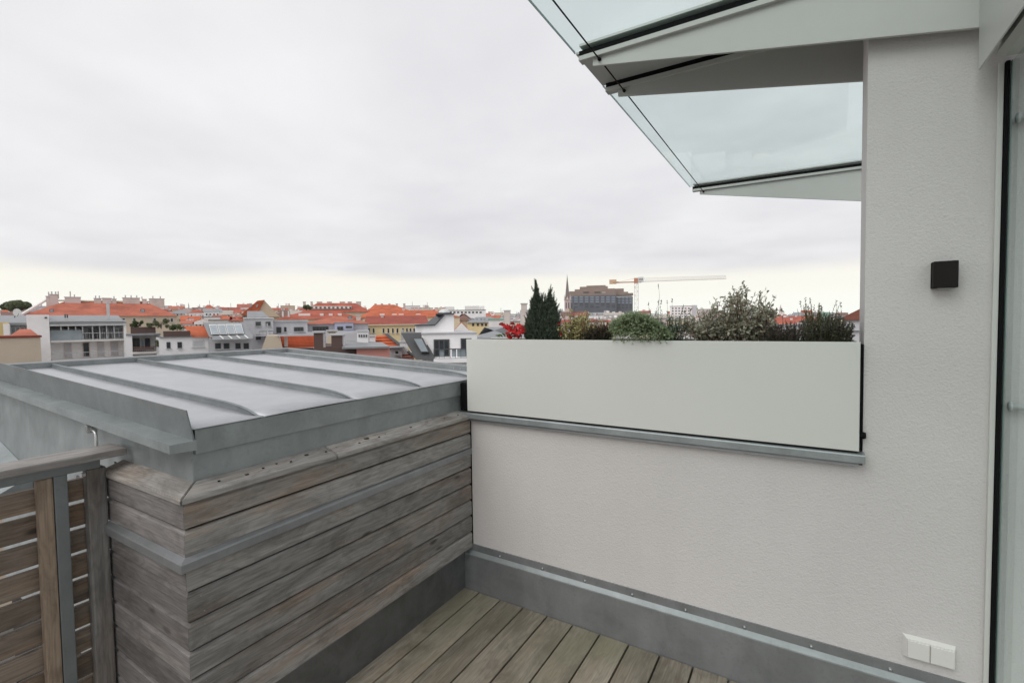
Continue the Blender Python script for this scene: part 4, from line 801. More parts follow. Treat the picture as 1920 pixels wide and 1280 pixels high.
b = simple(876, 938, 100, 12, 604, 594, 'grey', 'yellow', 'small ochre house with a blue grey dormered roof', hip=2)
for a in (879, 886, 893, 901, 907): b.win_m(b.X(a, 2), b.X(a+3, 2), b.Z(600, 2, a), b.Z(597, 2, a), .6, paleg, dfr, 'skylight')
for a in (885, 894, 902, 909): b.win(a, a+4, 606, 611, -.02, paneg, dfr, bare=True)
b = simple(916, 944, 80, 10, 600, 594, 'green', 'offwhite', 'pale house with a green copper roof strip left of the conifer', roof='flat')
b = simple(893, 960, 46, 12, 632, 613, 'grey', 'offwhite', 'near pale grey hipped roof just left of the red planter leaves', hip=3, hipl=3)
b = simple(962, 1055, 60, 12, 612, 578, 'beige', 'grey', 'grey beige building with a tall blank gable directly behind the conifer', roof='flat'); 
b.box('raised_gable', b.X(975), b.X(1052), .5, 9, 0, b.Z(580, .5, 1040), wallc['grey']); b.chim(977, 988, 570, 590, .2); b.chim(945, 956, 583, 606, .2)
b = simple(850, 880, 58, 8, 620, 603, 'orange', 'offwhite', 'little orange roof wedge above the white modern house', roof='y')
for a, c_ in ((856, 'offwhite'),): pass
# --- right side near plants
b = simple(1572, 1720, 40, 14, 606, 560, 'brown', 'grey', 'large brown red tiled roof rising behind the plaster pillar at far right', hip=0, roof='y')
b.mesh('tiled_slope', [(b.X(1570), -.5, b.Z(600, -.5, 1570)), (b.X(1650), -.5, b.Z(600, -.5, 1650)), (b.X(1650), -.5, b.Z(560, -.5, 1650)), (b.X(1570), 4, b.Z(600, -.5, 1570)), (b.X(1650), 4, b.Z(600, -.5, 1650)), (b.X(1650), 4, b.Z(560, -.5, 1650))], [(0, 1, 2), (5, 4, 3), (0, 3, 4, 1), (1, 4, 5, 2), (2, 5, 3, 0)], tiles('brownish_red_tiles', (.27, .10, .07), 1.6))
b = simple(1430, 1545, 130, 14, 603, 594, 'red', 'offwhite', 'red roofed house behind the planter right of the silvery shrub', hip=3)
b = simple(1500, 1560, 90, 12, 604, 588, 'dark', 'offwhite', 'pale block with a dark penthouse behind the lavender stems', roof='flat'); b.box('penthouse', b.X(1538), b.X(1556), 1, 7, 20, b.Z(585, 1, 1547), roofc['green'])
b = simple(1440, 1500, 85, 12, 614, 605, 'orange', 'white', 'orange roofed house low behind the dark wiry shrub', hip=2)
b = simple(1256, 1307, 320, 30, 574, 572, 'grey', 'white', 'white high rise block with a grey stair core behind the green bush', roof='flat'); b.box('stair_core', b.X(1297), b.X(1307), -1, 8, 20, b.Z(572, 0, 1300), wallc['grey'])
for r_ in range(5):
    for a in range(1260, 1294, 6): b.win(a, a+3, 577+r_*5, 579+r_*5, -.05, paneg, dfr, bare=True)
b = simple(1310, 1345, 330, 30, 580, 578, 'brown', 'rosy', 'rosy grey block beside the white high rise', roof='flat')
# --- hospital
b = Bld('hospital_block', 1064, 1188, 900, 60, 'huge dark glass hospital block with a stepped brown crown on the skyline', 'building')
brn = mat('bronze_panels', (.26, .19, .15), .6, .1, .06, .05); dgl = mat('dark_curtain_wall', (.085, .092, .11), .3, 0, .15, .05); stripm = mat('bluish_window_strip', (.30, .36, .44), .3)  # bronze and glass colours lightened; distance haze is put into them
b.box('glass_wall', b.X(1064), b.X(1156), 0, 60, 0, b.Z(554, 0, 1110), dgl); b.box('glass_wall', b.X(1156.3), b.X(1187.5), 12, 60, 0, b.Z(556, 12, 1170), dgl)
for i, (a, c, t, dd) in enumerate(((1064, 1156, 546, 1), (1068, 1155, 545, 6), (1078, 1153, 541.5, 10), (1087.5, 1140, 537, 14), (1100, 1136, 535, 18), (1140, 1170, 541, 14), (1150, 1178, 547, 13), (1150, 1187.5, 549.5, 13.5))): b.box('crown_tier', b.X(a, dd), b.X(c, dd), dd, 58-i*.5, b.Z(554.2, 0, 1110)+i*.01, b.Z(t, dd, (a+c)/2), brn)
for a, c in ((1094, 1105), (1115, 1126)): b.box('dark_opening', b.X(a), b.X(c), .2, 1., b.Z(549, 0, a), b.Z(546.7, 0, a), dfr)
for i, h_ in enumerate((3, 2, 3, 2)): b.box('roof_mark', b.X(1129+i*1.8), b.X(1130.2+i*1.8), .4, .95, b.Z(549, 0, 1130), b.Z(549-h_*.6, 0, 1130), wfr)
for r_ in range(7):
    for k in range(9):
        if r_ > 3 and (k*3+r_) % 4 == 0: continue
        a = 1067+k*10; b.box('window', b.X(a), b.X(a+6.5), -.6, -.05, b.Z(557.2+r_*3.2, 0, a), b.Z(555.9+r_*3.2, 0, a), stripm if r_ < 4 else paneg)
    for k in range(4):
        a = 1158.5+k*7.3; b.box('window', b.X(a, 12), b.X(a+5, 12), 11.4, 11.95, b.Z(559+r_*3.2, 12, a), b.Z(557.8+r_*3.2, 12, a), stripm if r_ < 4 else paneg)
# --- church
ch_m = mat('rosy_sandstone', (.58, .48, .46), .9, 0, .12, .1); sp_m = mat('slate_spire', (.20, .17, .16), .8, 0, .1, .1)
b = Bld('church', 1058, 1071, 420, 6, 'gothic church tower with a very slender needle spire left of the hospital', 'church')
cx_ = b.X(1064.3); hw = (b.X(1070)-b.X(1058.5))/2; zt = b.Z(562, 0, 1064)
b.box('tower', cx_-hw, cx_+hw, 0, 2*hw, 0, zt, ch_m)
for sx in (-1, 1): b.box('lancet_window', cx_+sx*hw*.42-.45, cx_+sx*hw*.42+.45, -.12, .0, b.Z(578, 0, 1064), b.Z(567, 0, 1064), dfr)
def pyr(nm, cx, cy, r, z0, z1, m): b.mesh(nm, [(cx-r, cy-r, z0), (cx+r, cy-r, z0), (cx+r, cy+r, z0), (cx-r, cy+r, z0), (cx, cy, z1)], [(0, 1, 4), (1, 2, 4), (2, 3, 4), (3, 0, 4), (3, 2, 1, 0)], m)
pyr('spire', cx_, hw, hw*.80, zt, b.Z(513, 0, 1064), sp_m); b.box('lantern', cx_-hw*.55, cx_+hw*.55, hw*.45, hw*1.55, zt, b.Z(549, 0, 1064), sp_m)
for sx in (-1, 1):
    for yy in (.2, 2*hw-.2): pyr('pinnacle', cx_+sx*hw*.9, yy, .7, zt, b.Z(551, 0, 1064), ch_m)
pyr('gable_peak', cx_, .1, hw*.45, zt, b.Z(555, 0, 1064), ch_m)
b.mesh('nave_roof', [(b.X(1070), 4, b.Z(590, 0, 1080)), (b.X(1104), 4, b.Z(590, 0, 1080)), (b.X(1104), 10, b.Z(583, 0, 1080)), (b.X(1070), 10, b.Z(583, 0, 1080)), (b.X(1070), 16, b.Z(590, 0, 1080)), (b.X(1104), 16, b.Z(590, 0, 1080))], [(0, 1, 2, 3), (5, 4, 3, 2), (0, 3, 4), (1, 5, 2), (0, 4, 5, 1)], roofc['brown']); b.box('nave', b.X(1070), b.X(1104), 4.4, 15.6, 0, b.Z(590, 0, 1080), ch_m)
b = Bld('twin_spired_church', 1448, 1470, 700, 10, 'distant pale church with two pointed openwork spires over red roofs', 'church')
for a in (1452.5, 1463.5):
    x_ = b.X(a); t_ = 2.9; b.box('tower', x_-t_, x_+t_, 0, 2*t_, 0, b.Z(588, 0, a), ch_m); zt = b.Z(588, 0, a); pyr('spire', x_, t_, t_, zt, b.Z(578 if a < 1455 else 570, 0, a), ch_m)
b.box('nave', b.X(1455), b.X(1461), 3, 40, 0, b.Z(591, 0, 1458), ch_m)
# --- crane
b = Bld('tower_crane', 1186, 1200, 330, 3, 'white and red tower crane with a long lattice jib over the hospital', 'crane')
cr_w = mat('crane_white', (.66, .65, .62), .5); cr_r = mat('crane_red_orange', (.50, .24, .15), .5)
def br(*a):
    o = rod_many(*a); o.parent = b.root; return o
mx = b.X(1193.5); hm = (b.X(1197)-b.X(1190))/2; z0 = 5.; z1 = b.Z(531, 0, 1193); segs = []
for sx in (-1, 1):
    for sy in (0, 1): segs.append(((mx+sx*hm, sy*2*hm, z0), (mx+sx*hm, sy*2*hm, z1), .16))
k = int((z1-z0)/(2.2*hm))
for i in range(k):
    za, zb_ = z0+(z1-z0)*i/k, z0+(z1-z0)*(i+1)/k; s_ = 1 if i % 2 else -1
    for sy in (0, 1): segs.append(((mx-s_*hm, sy*2*hm, za), (mx+s_*hm, sy*2*hm, zb_), .09)); segs.append(((mx-hm, sy*2*hm, zb_), (mx+hm, sy*2*hm, zb_), .09))
br('mast', segs, .1, cr_w, None, (0, 0, 0))
zj = b.Z(527, 0, 1230); zj2 = b.Z(520.5, 0, 1230); xe_ = b.X(1362); xs_ = b.X(1197); segs = [((xs_, 0, zj), (xe_, 0, zj), .09), ((xs_, 2*hm, zj), (xe_, 2*hm, zj), .09), ((xs_, hm, zj2), (xe_, hm, zj2-.2), .09)]
k = 34
for i in range(k):
    xa, xb_ = xs_+(xe_-xs_)*i/k, xs_+(xe_-xs_)*(i+1)/k; xm = (xa+xb_)/2
    for yy in (0, 2*hm): segs += [((xa, yy, zj), (xm, hm, zj2), .05), ((xm, hm, zj2), (xb_, yy, zj), .05)]
    segs.append(((xa, 0, zj), (xa, 2*hm, zj), .05))
br('jib', segs, .1, cr_w, None, (0, 0, 0))
xc_ = b.X(1150); br('counter_jib', [((xc_, .2, zj), (b.X(1190), .2, zj), .28), ((xc_, 2*hm-.2, zj), (b.X(1190), 2*hm-.2, zj), .28), ((b.X(1143), hm, zj+.5), (b.X(1160), hm, zj+.5), .2), ((b.X(1160), hm, zj+.4), (b.X(1193), hm, b.Z(521, 0, 1193)), .06)], .1, cr_r, None, (0, 0, 0))
b.box('counterweight', b.X(1143), b.X(1156), 0, 2*hm, b.Z(532, 0, 1150), b.Z(524, 0, 1150), mat('crane_orange', (.62, .42, .28), .6))
b.box('slewing_head', b.X(1189), b.X(1197), .1, 2*hm, z1, b.Z(521, 0, 1193), cr_r); b.box('cab', b.X(1197.5), b.X(1203), -.8, 1.2, b.Z(530, 0, 1200), b.Z(523, 0, 1200), cr_w); b.box('sign_board', b.X(1196.5), b.X(1207), -1.1, -.9, b.Z(528, 0, 1200), b.Z(519.5, 0, 1200), wfr)
for i in range(4): b.box('sign_letter', b.X(1198+i*2.1), b.X(1199.2+i*2.1), -1.16, -1.11, b.Z(525.5, 0, 1200), b.Z(522.5, 0, 1200), dfr)
# --- background rooftops filling the skyline
ZONES = [(0, 230, 'above the long terracotta roof'), (230, 460, 'left of the sand coloured gable'), (460, 700, 'behind the centre red roofs'), (700, 850, 'behind the long orange roof'), (850, 985, 'between the domed tower and the conifer'),
         (985, 1066, 'behind the conifer'), (1066, 1190, 'below the hospital'), (1190, 1310, 'below crane jib'), (1310, 1450, 'behind the silvery shrub'), (1450, 1700, 'behind the lavender stems')]
ROWN = {520: 'farthest', 400: 'remote', 300: 'distant', 220: 'far', 160: 'mid-distance', 110: 'nearer', 78: 'near'}
NAMES = dict(orange='orange', red='red', dkred='dark red', terra='terracotta', brown='brown', grey='grey', beige='gravel', green='green copper')
taken = {}
def base_top(px):
    if px < 460: return 572+4*math.sin(px*.02)
    if px < 850: return 576+2*math.sin(px*.03)
    return 585
rows_ = [(520, -4, 1660, 24, 5, 0.), (400, 0, 1660, 30, 5, 4.), (300, 0, 1660, 34, 5, 7.), (220, 0, 1660, 40, 5, 12.), (160, 330, 470, 34, 4, 17.), (160, 840, 1660, 40, 4, 11.), (110, 330, 465, 34, 4, 23.), (110, 930, 1660, 44, 4, 17.), (78, 980, 1560, 46, 4, 26.)]
for D, pa, pb, wpx, jit, drop in rows_:
    px = pa + rng.uniform(0, 10)
    while px < pb:
        w = wpx*rng.uniform(.65, 1.35); pc = px+w/2
        top = base_top(pc) + drop + rng.uniform(-jit, jit)
        if 1058 < pc < 1200 and D > 250: top = max(top, 584 + rng.uniform(0, 4))
        rm = rng.choice(['orange', 'red', 'red', 'terra', 'dkred', 'brown', 'grey', 'grey', 'orange', 'beige'] if pc < 860 else ['grey', 'brown', 'grey', 'red', 'beige', 'terra', 'dkred', 'grey'])
        wm = rng.choice(['white', 'offwhite', 'cream', 'sand', 'rosy', 'grey', 'offwhite'])
        zone = next((s for a, c, s in ZONES if a <= pc < c), ZONES[-1][2] if pc > 800 else ZONES[0][2])
        kind = rng.choice(['x', 'x', 'x', 'flat', 'y']) if rm not in ('grey', 'beige') else rng.choice(['flat', 'flat', 'x'])
        shape = dict(x='ridge roof', y='gable roof', flat='flat roof')[kind]
        extra = rng.choice(['', ', chimneys', ', antenna'])
        lab = '%s %s house, %s %s%s, %s' % (ROWN[D], {'offwhite': 'off-white', 'sand': 'sandy'}.get(wm, wm), NAMES[rm], shape, extra, zone)
        if lab in taken: lab = lab.replace(' house', ' ' + rng.choice(['narrow', 'lower']) + ' house')
        taken[lab] = 1
        b = simple(px, px+w, D, 12*max(1, D/200), top + (2.6 if kind == 'flat' else rng.uniform(5, 8)*min(1, 200/D+.35)), top, rm, wm, lab, name='house', group='rooftops filling the skyline', roof=kind if kind != 'flat' else 'flat', hip=rng.choice([0., 0., 3.]) if kind == 'x' else 0.)
        s_ = D/893.
        if 'chimneys' in extra or rng.random() < .6:
            for i in range(rng.randint(1, 3)):
                q = px + w*rng.uniform(.12, .85); cwid = rng.uniform(2.5, 6)
                b.chim(q, q+cwid, top-rng.uniform(1, 3.2), top+3, b.dep/2-.4, rng.choice([chim, wallc['offwhite'], wallc['rosy'], wallc['white']]))
        if 'antenna' in extra: b.pole(px+w*.5, top-rng.uniform(5, 9), top+2, b.dep/2, .07*max(1, D/200), dfr)
        if D <= 160:
            for fl in range(3):
                zt_ = b.Z(top+(2.6 if kind == 'flat' else 8), 0, pc) - 5.2 - fl*3.3; q = -b.w/2+1.2
                while q < b.w/2-1.6:
                    if zt_ > 2: b.win_m(q, q+1.1, zt_, zt_+1.7, -.01, paneg, dfr, bare=True)
                    q += 2.7
        nw = int(w/7)
        if D < 320:
            for i in range(nw):
                a = px+3.5+i*7; b.win(a, a+2.6, top+9*(1 if D > 150 else 1.1), top+12.5*(1 if D > 150 else 1.08), -.03, paneg, dfr, bare=True)
        px += w*rng.uniform(.82, 1.05)
# --- trees
def blob_leaves(vs, fs, c, rx, ry, rz, cnt, size, rg, surf=.55, up=0.):
    for _ in range(cnt):
        d = Vector((rg.gauss(0, 1), rg.gauss(0, 1), rg.gauss(0, 1))).normalized(); q = (surf + (1-surf)*rg.random()**.6)*rg.uniform(.85, 1.08)
        p = Vector((c[0]+d.x*rx*q, c[1]+d.y*ry*q, c[2]+d.z*rz*q))
        nrm = (d + Vector((rg.uniform(-.8, .8), rg.uniform(-.8, .8), rg.uniform(-.5, .9)))).normalized()
        t = nrm.cross(Vector((rg.uniform(-1, 1), rg.uniform(-1, 1), rg.uniform(-1, 1)))).normalized(); b_ = nrm.cross(t)
        s = size*rg.uniform(.6, 1.4); i = len(vs)
        vs += [p-t*s, p+b_*s*.45+nrm*s*.12, p+t*s, p-b_*s*.45+nrm*s*.12]; fs.append((i, i+1, i+2, i+3))
tree_m = leafm('dark_tree_leaves', (.08, .11, .05), (.20, .23, .12)); tree_m2 = leafm('hedge_leaves', (.05, .085, .025), (.12, .17, .06)); bark = mat('bark', (.10, .08, .06), .9)
def tree(px, D, pt, pb_, wpx, label, m=tree_m, cnt=2600, size=.35, n_=9, seed=1, trunkz=ZG):
    rg = random.Random(seed); u = cuu(px, D); base = cw(u, D, trunkz); z1 = czz(pt, D, px); z0 = czz(pb_, D, px); wm = wpx*D/893/2
    root = empty('tree', base, label, 'tree'); vs = []; fs = []
    for i in range(n_):
        a = rg.uniform(-1, 1); h = rg.random(); c = base + RH*(a*wm*.72) + FH*rg.uniform(-wm, wm)*.6; c.z = z0+(z1-z0)*(.25+.6*h*(1-.5*abs(a)))
        r = wm*rg.uniform(.28, .45); blob_leaves(vs, fs, c, r, r, min(r*.8, (z1-z0)*.4), cnt//n_, size, rg)
    raw('crown', vs, fs, m, root, org=(base.x, base.y, z0))
    tube('trunk', [base, base+Vector((.1, 0, (z0-base.z)*.6)), Vector((base.x, base.y, z0+(z1-z0)*.4))], max(.15, wm*.05), bark, root, 8, .08)
    for i in range(4):
        e = base + RH*rg.uniform(-wm, wm)*.6; e.z = z0+(z1-z0)*.6
        tube('branch', [Vector((base.x, base.y, z0-.2)), (Vector((base.x, base.y, z0)) + e)/2, e], .08, bark, root, 6, .03)
tree(30, 105, 561, 582, 40, 'broad dark tree crown on the skyline at far left', seed=3, cnt=5200, size=.38, n_=14)
tree(575+0, 100, 571, 580, 16, 'small bushy tree beside the sand coloured gable', seed=5, cnt=1500, size=.2)
# greenery on the planted terrace, as separate shrubs
for i, (px, t, e, w, lb, m_) in enumerate(((244, 604, 614, 14, 'low reddish shrub at the left end of the planted terrace', tree_m2), (256, 600, 613, 13, 'round green shrub in the middle of the planted terrace', tree_m2), (276, 605, 613, 14, 'small dark shrub beside the pergola on the planted terrace', tree_m),
    (299, 596, 617, 26, 'tall feathery olive shrub at the corner of the planted terrace', leafm('olive_shrub', (.09, .11, .05), (.20, .22, .11))), (329, 605, 620, 30, 'spreading green shrub over the brown parapet', tree_m2), (289, 633, 654, 11, 'climbing shrub beside the dark balcony', tree_m))):
    D = 45.8 if px < 295 or t > 630 else 46.8
    u = cuu(px, D, e); zz0 = czz(e, D, px); rg = random.Random(20+i); base = cw(u, D+.25, zz0); z1 = czz(t, D, px); wm = w*D/893/2; vs = []; fs = []
    root = empty('shrub', base, lb, 'shrub')
    for k in range(7):
        c = base + RH*rg.uniform(-wm, wm)*.75 + FH*rg.uniform(-.3, .3); c.z = zz0+(z1-zz0)*rg.uniform(.2, .8); r = wm*rg.uniform(.3, .5); blob_leaves(vs, fs, c, r, r, min(r, (z1-zz0)*.3), 170, .06, rg, .3)
    raw('foliage', vs, fs, m_, root, org=base)
    for k in range(4): tube('stem', [base, base + RH*rg.uniform(-wm, wm)*.5 + Vector((0, 0, (z1-zz0)*.7))], .02, bark, root, 5, .01)
# ================================================================== PLANTS IN THE PLANTER
SZ = 1.462
def P_(px, py, y): return on_y(px, py, y)
stem_g = mat('green_stem', (.10, .13, .05), .7); stem_b = mat('woody_stem', (.11, .075, .05), .85); stem_r = mat('reddish_stem', (.20, .09, .06), .8)
def leaf(vs, fs, p, d, nrm, ln, wd_, curl=.15):
    """pointed oval leaf, folded on its midrib: 6 verts, 4 faces"""
    s = d.cross(nrm)
    if s.length < 1e-4: s = Vector((1, 0, 0))
    s.normalize(); nn = s.cross(d).normalized(); i = len(vs)
    vs += [p, p+d*ln*.35+s*wd_*.5+nn*wd_*.22, p+d*ln*.75+s*wd_*.36+nn*wd_*.12-nn*ln*curl*.4, p+d*ln-nn*ln*curl, p+d*ln*.75-s*wd_*.36+nn*wd_*.12-nn*ln*curl*.4, p+d*ln*.35-s*wd_*.5+nn*wd_*.22, p+d*ln*.5-nn*ln*curl*.15]
    fs += [(i, i+1, i+6), (i+1, i+2, i+6), (i+2, i+3, i+6), (i+3, i+4, i+6), (i+4, i+5, i+6), (i+5, i, i+6)]
def strip(vs, fs, pts, r):
    """thin 3-sided stem"""
    n_ = len(pts)
    i0 = len(vs)
    for i, p in enumerate(pts):
        d = (pts[min(i+1, n_-1)]-pts[max(i-1, 0)]).normalized(); a = d.orthogonal().normalized(); b = d.cross(a); rr = r*(1-.6*i/(n_-1))
        for k in range(3): t = 2*math.pi*k/3; vs.append(p+a*math.cos(t)*rr+b*math.sin(t)*rr)
    for i in range(n_-1):
        for k in range(3): fs.append((i0+i*3+k, i0+i*3+(k+1) % 3, i0+(i+1)*3+(k+1) % 3, i0+(i+1)*3+k))
def rdir(rg, upb=.5): return Vector((rg.gauss(0, 1), rg.gauss(0, 1), rg.gauss(0, 1)+upb)).normalized()
def plant_root(px, y, label, cat='plant', name='shrub'):
    p = P_(px, 634, y); return empty(name, (p.x, y, SZ), label, cat), Vector((p.x, y, SZ))
def branchy(name, px, y, targets, label, m, stm, leaf_l, leaf_w, per, twig, rg, spread=.03, cat='shrub', upb=.4, foln='foliage', r=.0022):
    """shrub grown as stems to target points, leaves set along side twigs"""
    root, base = plant_root(px, y, label, cat, name); lv, lf, sv, sf = [], [], [], []
    for T in targets:
        T = Vector(T); st = base + Vector((rg.uniform(-spread, spread), rg.uniform(-spread, spread)*.6, -.01)); st.x = base.x + (T.x-base.x)*.45 + rg.uniform(-spread, spread)*.5
        mid = (st+T)/2 + Vector((rg.uniform(-.02, .02), rg.uniform(-.015, .015), 0)); pts = []
        for i in range(7):
            t = i/6; pts.append(st*(1-t)**2 + mid*2*t*(1-t) + T*t*t)
        strip(sv, sf, pts, r)
        for k in range(twig):
            t = rg.uniform(.15, 1.); j = min(int(t*6), 5); p = pts[j].lerp(pts[j+1], t*6-j); d = rdir(rg, upb); ln = rg.uniform(.4, 1.)*leaf_l*3.2
            e = p+d*ln; strip(sv, sf, [p, (p+e)/2+Vector((0, 0, .001)), e], r*.5)
            for q in range(per):
                tt = rg.uniform(.1, 1.05); ld = (d*.6+rdir(rg, upb)).normalized(); leaf(lv, lf, p.lerp(e, tt), ld, rdir(rg, .8), leaf_l*rg.uniform(.6, 1.2), leaf_w*rg.uniform(.7, 1.2), rg.uniform(-.1, .35))
    raw(foln, lv, lf, m, root, org=base); raw('stems', sv, sf, stm, root, org=base); return root, base
def targets(rg, prof, y0, y1, n_):
    """random tips under a skyline profile given as photo (px, py) points"""
    out = []
    for _ in range(n_):
        i = rg.randrange(len(prof)-1); t = rg.random(); px = prof[i][0]+(prof[i+1][0]-prof[i][0])*t; pt = prof[i][1]+(prof[i+1][1]-prof[i][1])*t
        py = pt + (628-pt)*(rg.random()**1.5)*.9; out.append(P_(px, py, rg.uniform(y0, y1)))
    return out
rg = random.Random(7)
# red leaved plant
root, base = plant_root(962, .06, 'low plant with large scarlet leaves at the left end of the planter', 'plant', 'red_leaf_plant')
rmat = leafm('scarlet_leaf', (.50, .012, .018), (.62, .03, .03), .15); rmat2 = leafm('wine_leaf', (.16, .012, .014), (.32, .02, .02), .15); gleaf = leafm('green_leaf', (.06, .10, .03), (.10, .16, .05))
for i in range(60):
    px = rg.uniform(944, 986); py = rg.uniform(608, 632); p = P_(px, py, rg.uniform(-.01, .12)); d = Vector((rg.uniform(-1, 1), rg.uniform(-1, .4), rg.uniform(-.35, .5))).normalized()
    lv, lf = [], []; leaf(lv, lf, p, d, Vector((rg.uniform(-.5, .5), -1, .5)), rg.uniform(.028, .045), rg.uniform(.018, .026), .25)
    raw('leaf', lv, lf, rmat if i % 5 < 3 else rmat2, root, org=p)
for i in range(3):
    p = P_(1046+i*1.5, 612+i*5, .04); lv, lf = [], []; leaf(lv, lf, p, Vector((.4, -.3, .4*(1-i))).normalized(), Vector((0, -1, .3)), .03, .02, .2); raw('leaf', lv, lf, rmat, root, org=p)
for i in range(4):
    p = P_(938+i*5, 632, .0); lv, lf = [], []; leaf(lv, lf, p, Vector((-.8+.3*i, -.3, .45)).normalized(), Vector((0, -.6, 1)), .035, .018, .2); raw('green_leaf', lv, lf, gleaf, root, org=p)
sv, sf = [], []
for i in range(12): strip(sv, sf, [base+Vector((rg.uniform(-.05, .05), rg.uniform(-.03, .03), -.01)), P_(rg.uniform(948, 984), rg.uniform(610, 628), .05)], .0022)
raw('stems', sv, sf, stem_r, root, org=base)
# conifer: two leaders, dense short needles
root, base = plant_root(1016, .11, 'dark green dwarf conifer with two pointed leaders in the planter', 'shrub', 'dwarf_conifer')
lv, lf, sv, sf = [], [], [], []
cm = leafm('conifer_needles', (.014, .026, .018), (.11, .145, .095), .12, .35, .65, 70.)
PROF = [(984, 618), (987, 603), (991, 590), (995, 574), (999, 560), (1002, 543), (1005, 526), (1009, 541), (1013, 552), (1018, 559), (1023, 557), (1026, 556), (1029, 547), (1031, 542), (1034, 552), (1038, 560), (1042, 570), (1045, 586), (1048, 604), (1050, 618)]
def ptop(x):
    for (a, ya), (b_, yb_) in zip(PROF, PROF[1:]):
        if a <= x <= b_: return ya+(yb_-ya)*(x-a)/(b_-a)
    return 630
for (a, ya, b_) in ((1005, 530, 1010), (1031, 546, 1026), (1018, 570, 1018), (995, 585, 1006), (1041, 580, 1028)):
    A = P_(a, ya, .11); Bb = P_(b_, 634, .11); Bb.z = SZ; strip(sv, sf, [Bb, Bb.lerp(A, .5), A], .0035)
for k in range(7200):
    px = rg.uniform(985, 1049) if k % 4 else rg.choice((1005, 1031))+rg.gauss(0, 3.2); top = ptop(px) + rg.uniform(1.5, 7.5) + 5*math.sin(px*1.1)*rg.random() + (rg.random()**4)*-4
    py = top + (634-top)*rg.random()**1.0
    if py > 634: continue
    hw_ = .018 + .085*min(1, max(0, (py-540)/70.)); p = P_(px, py, .11 + rg.uniform(-1, 1)*hw_); cxp = 1005 if py < 556 and px < 1018 else (1031 if py < 566 and px >= 1018 else 1017)
    bd = (RH*((px-cxp)/34.)*.9 + Vector((0, 0, 1)) + rdir(rg, 0)*.35).normalized(); L_ = rg.uniform(.010, .024)
    for j in range(8):
        o_ = p+bd*(L_*j/7.-L_*.6); dd = (bd*1.1+rdir(rg, .1)*.8).normalized(); i = len(lv); s = dd.cross(rdir(rg)).normalized()*.0012; e = o_+dd*rg.uniform(.005, .009)
        lv += [o_-s, o_+s, e+s*.4, e-s*.4]; lf.append((i, i+1, i+2, i+3))
for k in range(190):
    px = rg.uniform(986, 1048); top = ptop(px); py = top + (630-top)*rg.random()**1.1; sgn = (px-1017)/32.
    A = P_(px, py+3, .11+rg.uniform(-.07, .05)); out_ = (RH*(sgn*rg.uniform(.1, .9)+rg.uniform(-.25, .25)) - FH*rg.uniform(-.3, .6) + Vector((0, 0, rg.uniform(.8, 1.5)))).normalized(); PL = rg.uniform(.020, .040)
    for q in range(16):
        t = q/15.; c0 = A + out_*PL*t; bd = (out_ + rdir(rg, 0)*.7*(1-t*.6)).normalized()
        for j in range(5):
            o_ = c0 + bd*.003*j; dd = (bd + rdir(rg, .1)*.8).normalized(); i = len(lv); s = dd.cross(rdir(rg)).normalized()*.0011; e = o_+dd*rg.uniform(.005, .008)*(1.15-t*.5)
            lv += [o_-s, o_+s, e+s*.4, e-s*.4]; lf.append((i, i+1, i+2, i+3))
raw('foliage', lv, lf, cm, root, org=base); raw('trunks', sv, sf, stem_b, root, org=base)
# yellow green variegated shrub
prof = [(1044, 614), (1055, 592), (1068, 573), (1078, 572), (1084, 588), (1092, 596), (1099, 578), (1106, 600), (1112, 614)]
branchy('variegated_shrub', 1075, .09, targets(rg, prof, .0, .17, 64), 'loose shrub with pale yellow green oval leaves beside the conifer', leafm('yellow_green_leaf', (.38, .37, .13), (.66, .60, .34), .3), stem_b, .013, .008, 4, 11, rg)
# grey stalk clump between
prof = [(1068, 606), (1080, 600), (1100, 606), (1120, 604), (1140, 604)]
branchy('grassy_clump', 1100, .14, targets(rg, prof, .06, .2, 60), 'thin straw coloured stalks standing behind the dark heather', leafm('straw_leaf', (.28, .25, .14), (.52, .44, .28), .2), stem_b, .020, .003, 3, 5, rg, upb=1.6)
# dark heather with rust spikes
root, base = branchy('heather', 1120, .05, targets(rg, [(1094, 624), (1108, 616), (1125, 612), (1140, 613), (1150, 620)], -.01, .13, 110), 'dark low heather with rust brown spikes in front of the straw stalks', leafm('black_green_leaf', (.012, .018, .011), (.04, .05, .03), .1), stem_b, .008, .003, 6, 14, rg, upb=.8)
sv, sf = [], []
for i in range(110):
    px = rg.uniform(1086, 1148); p = P_(px, rg.uniform(612, 626), rg.uniform(.02, .15)); e = p+Vector((rg.uniform(-.006, .006), 0, rg.uniform(.018, .048))); strip(sv, sf, [p, (p+e)/2, e], .0022)
raw('flower_spikes', sv, sf, leafm('rust_spike', (.26, .14, .075), (.42, .28, .17)), root, org=base)
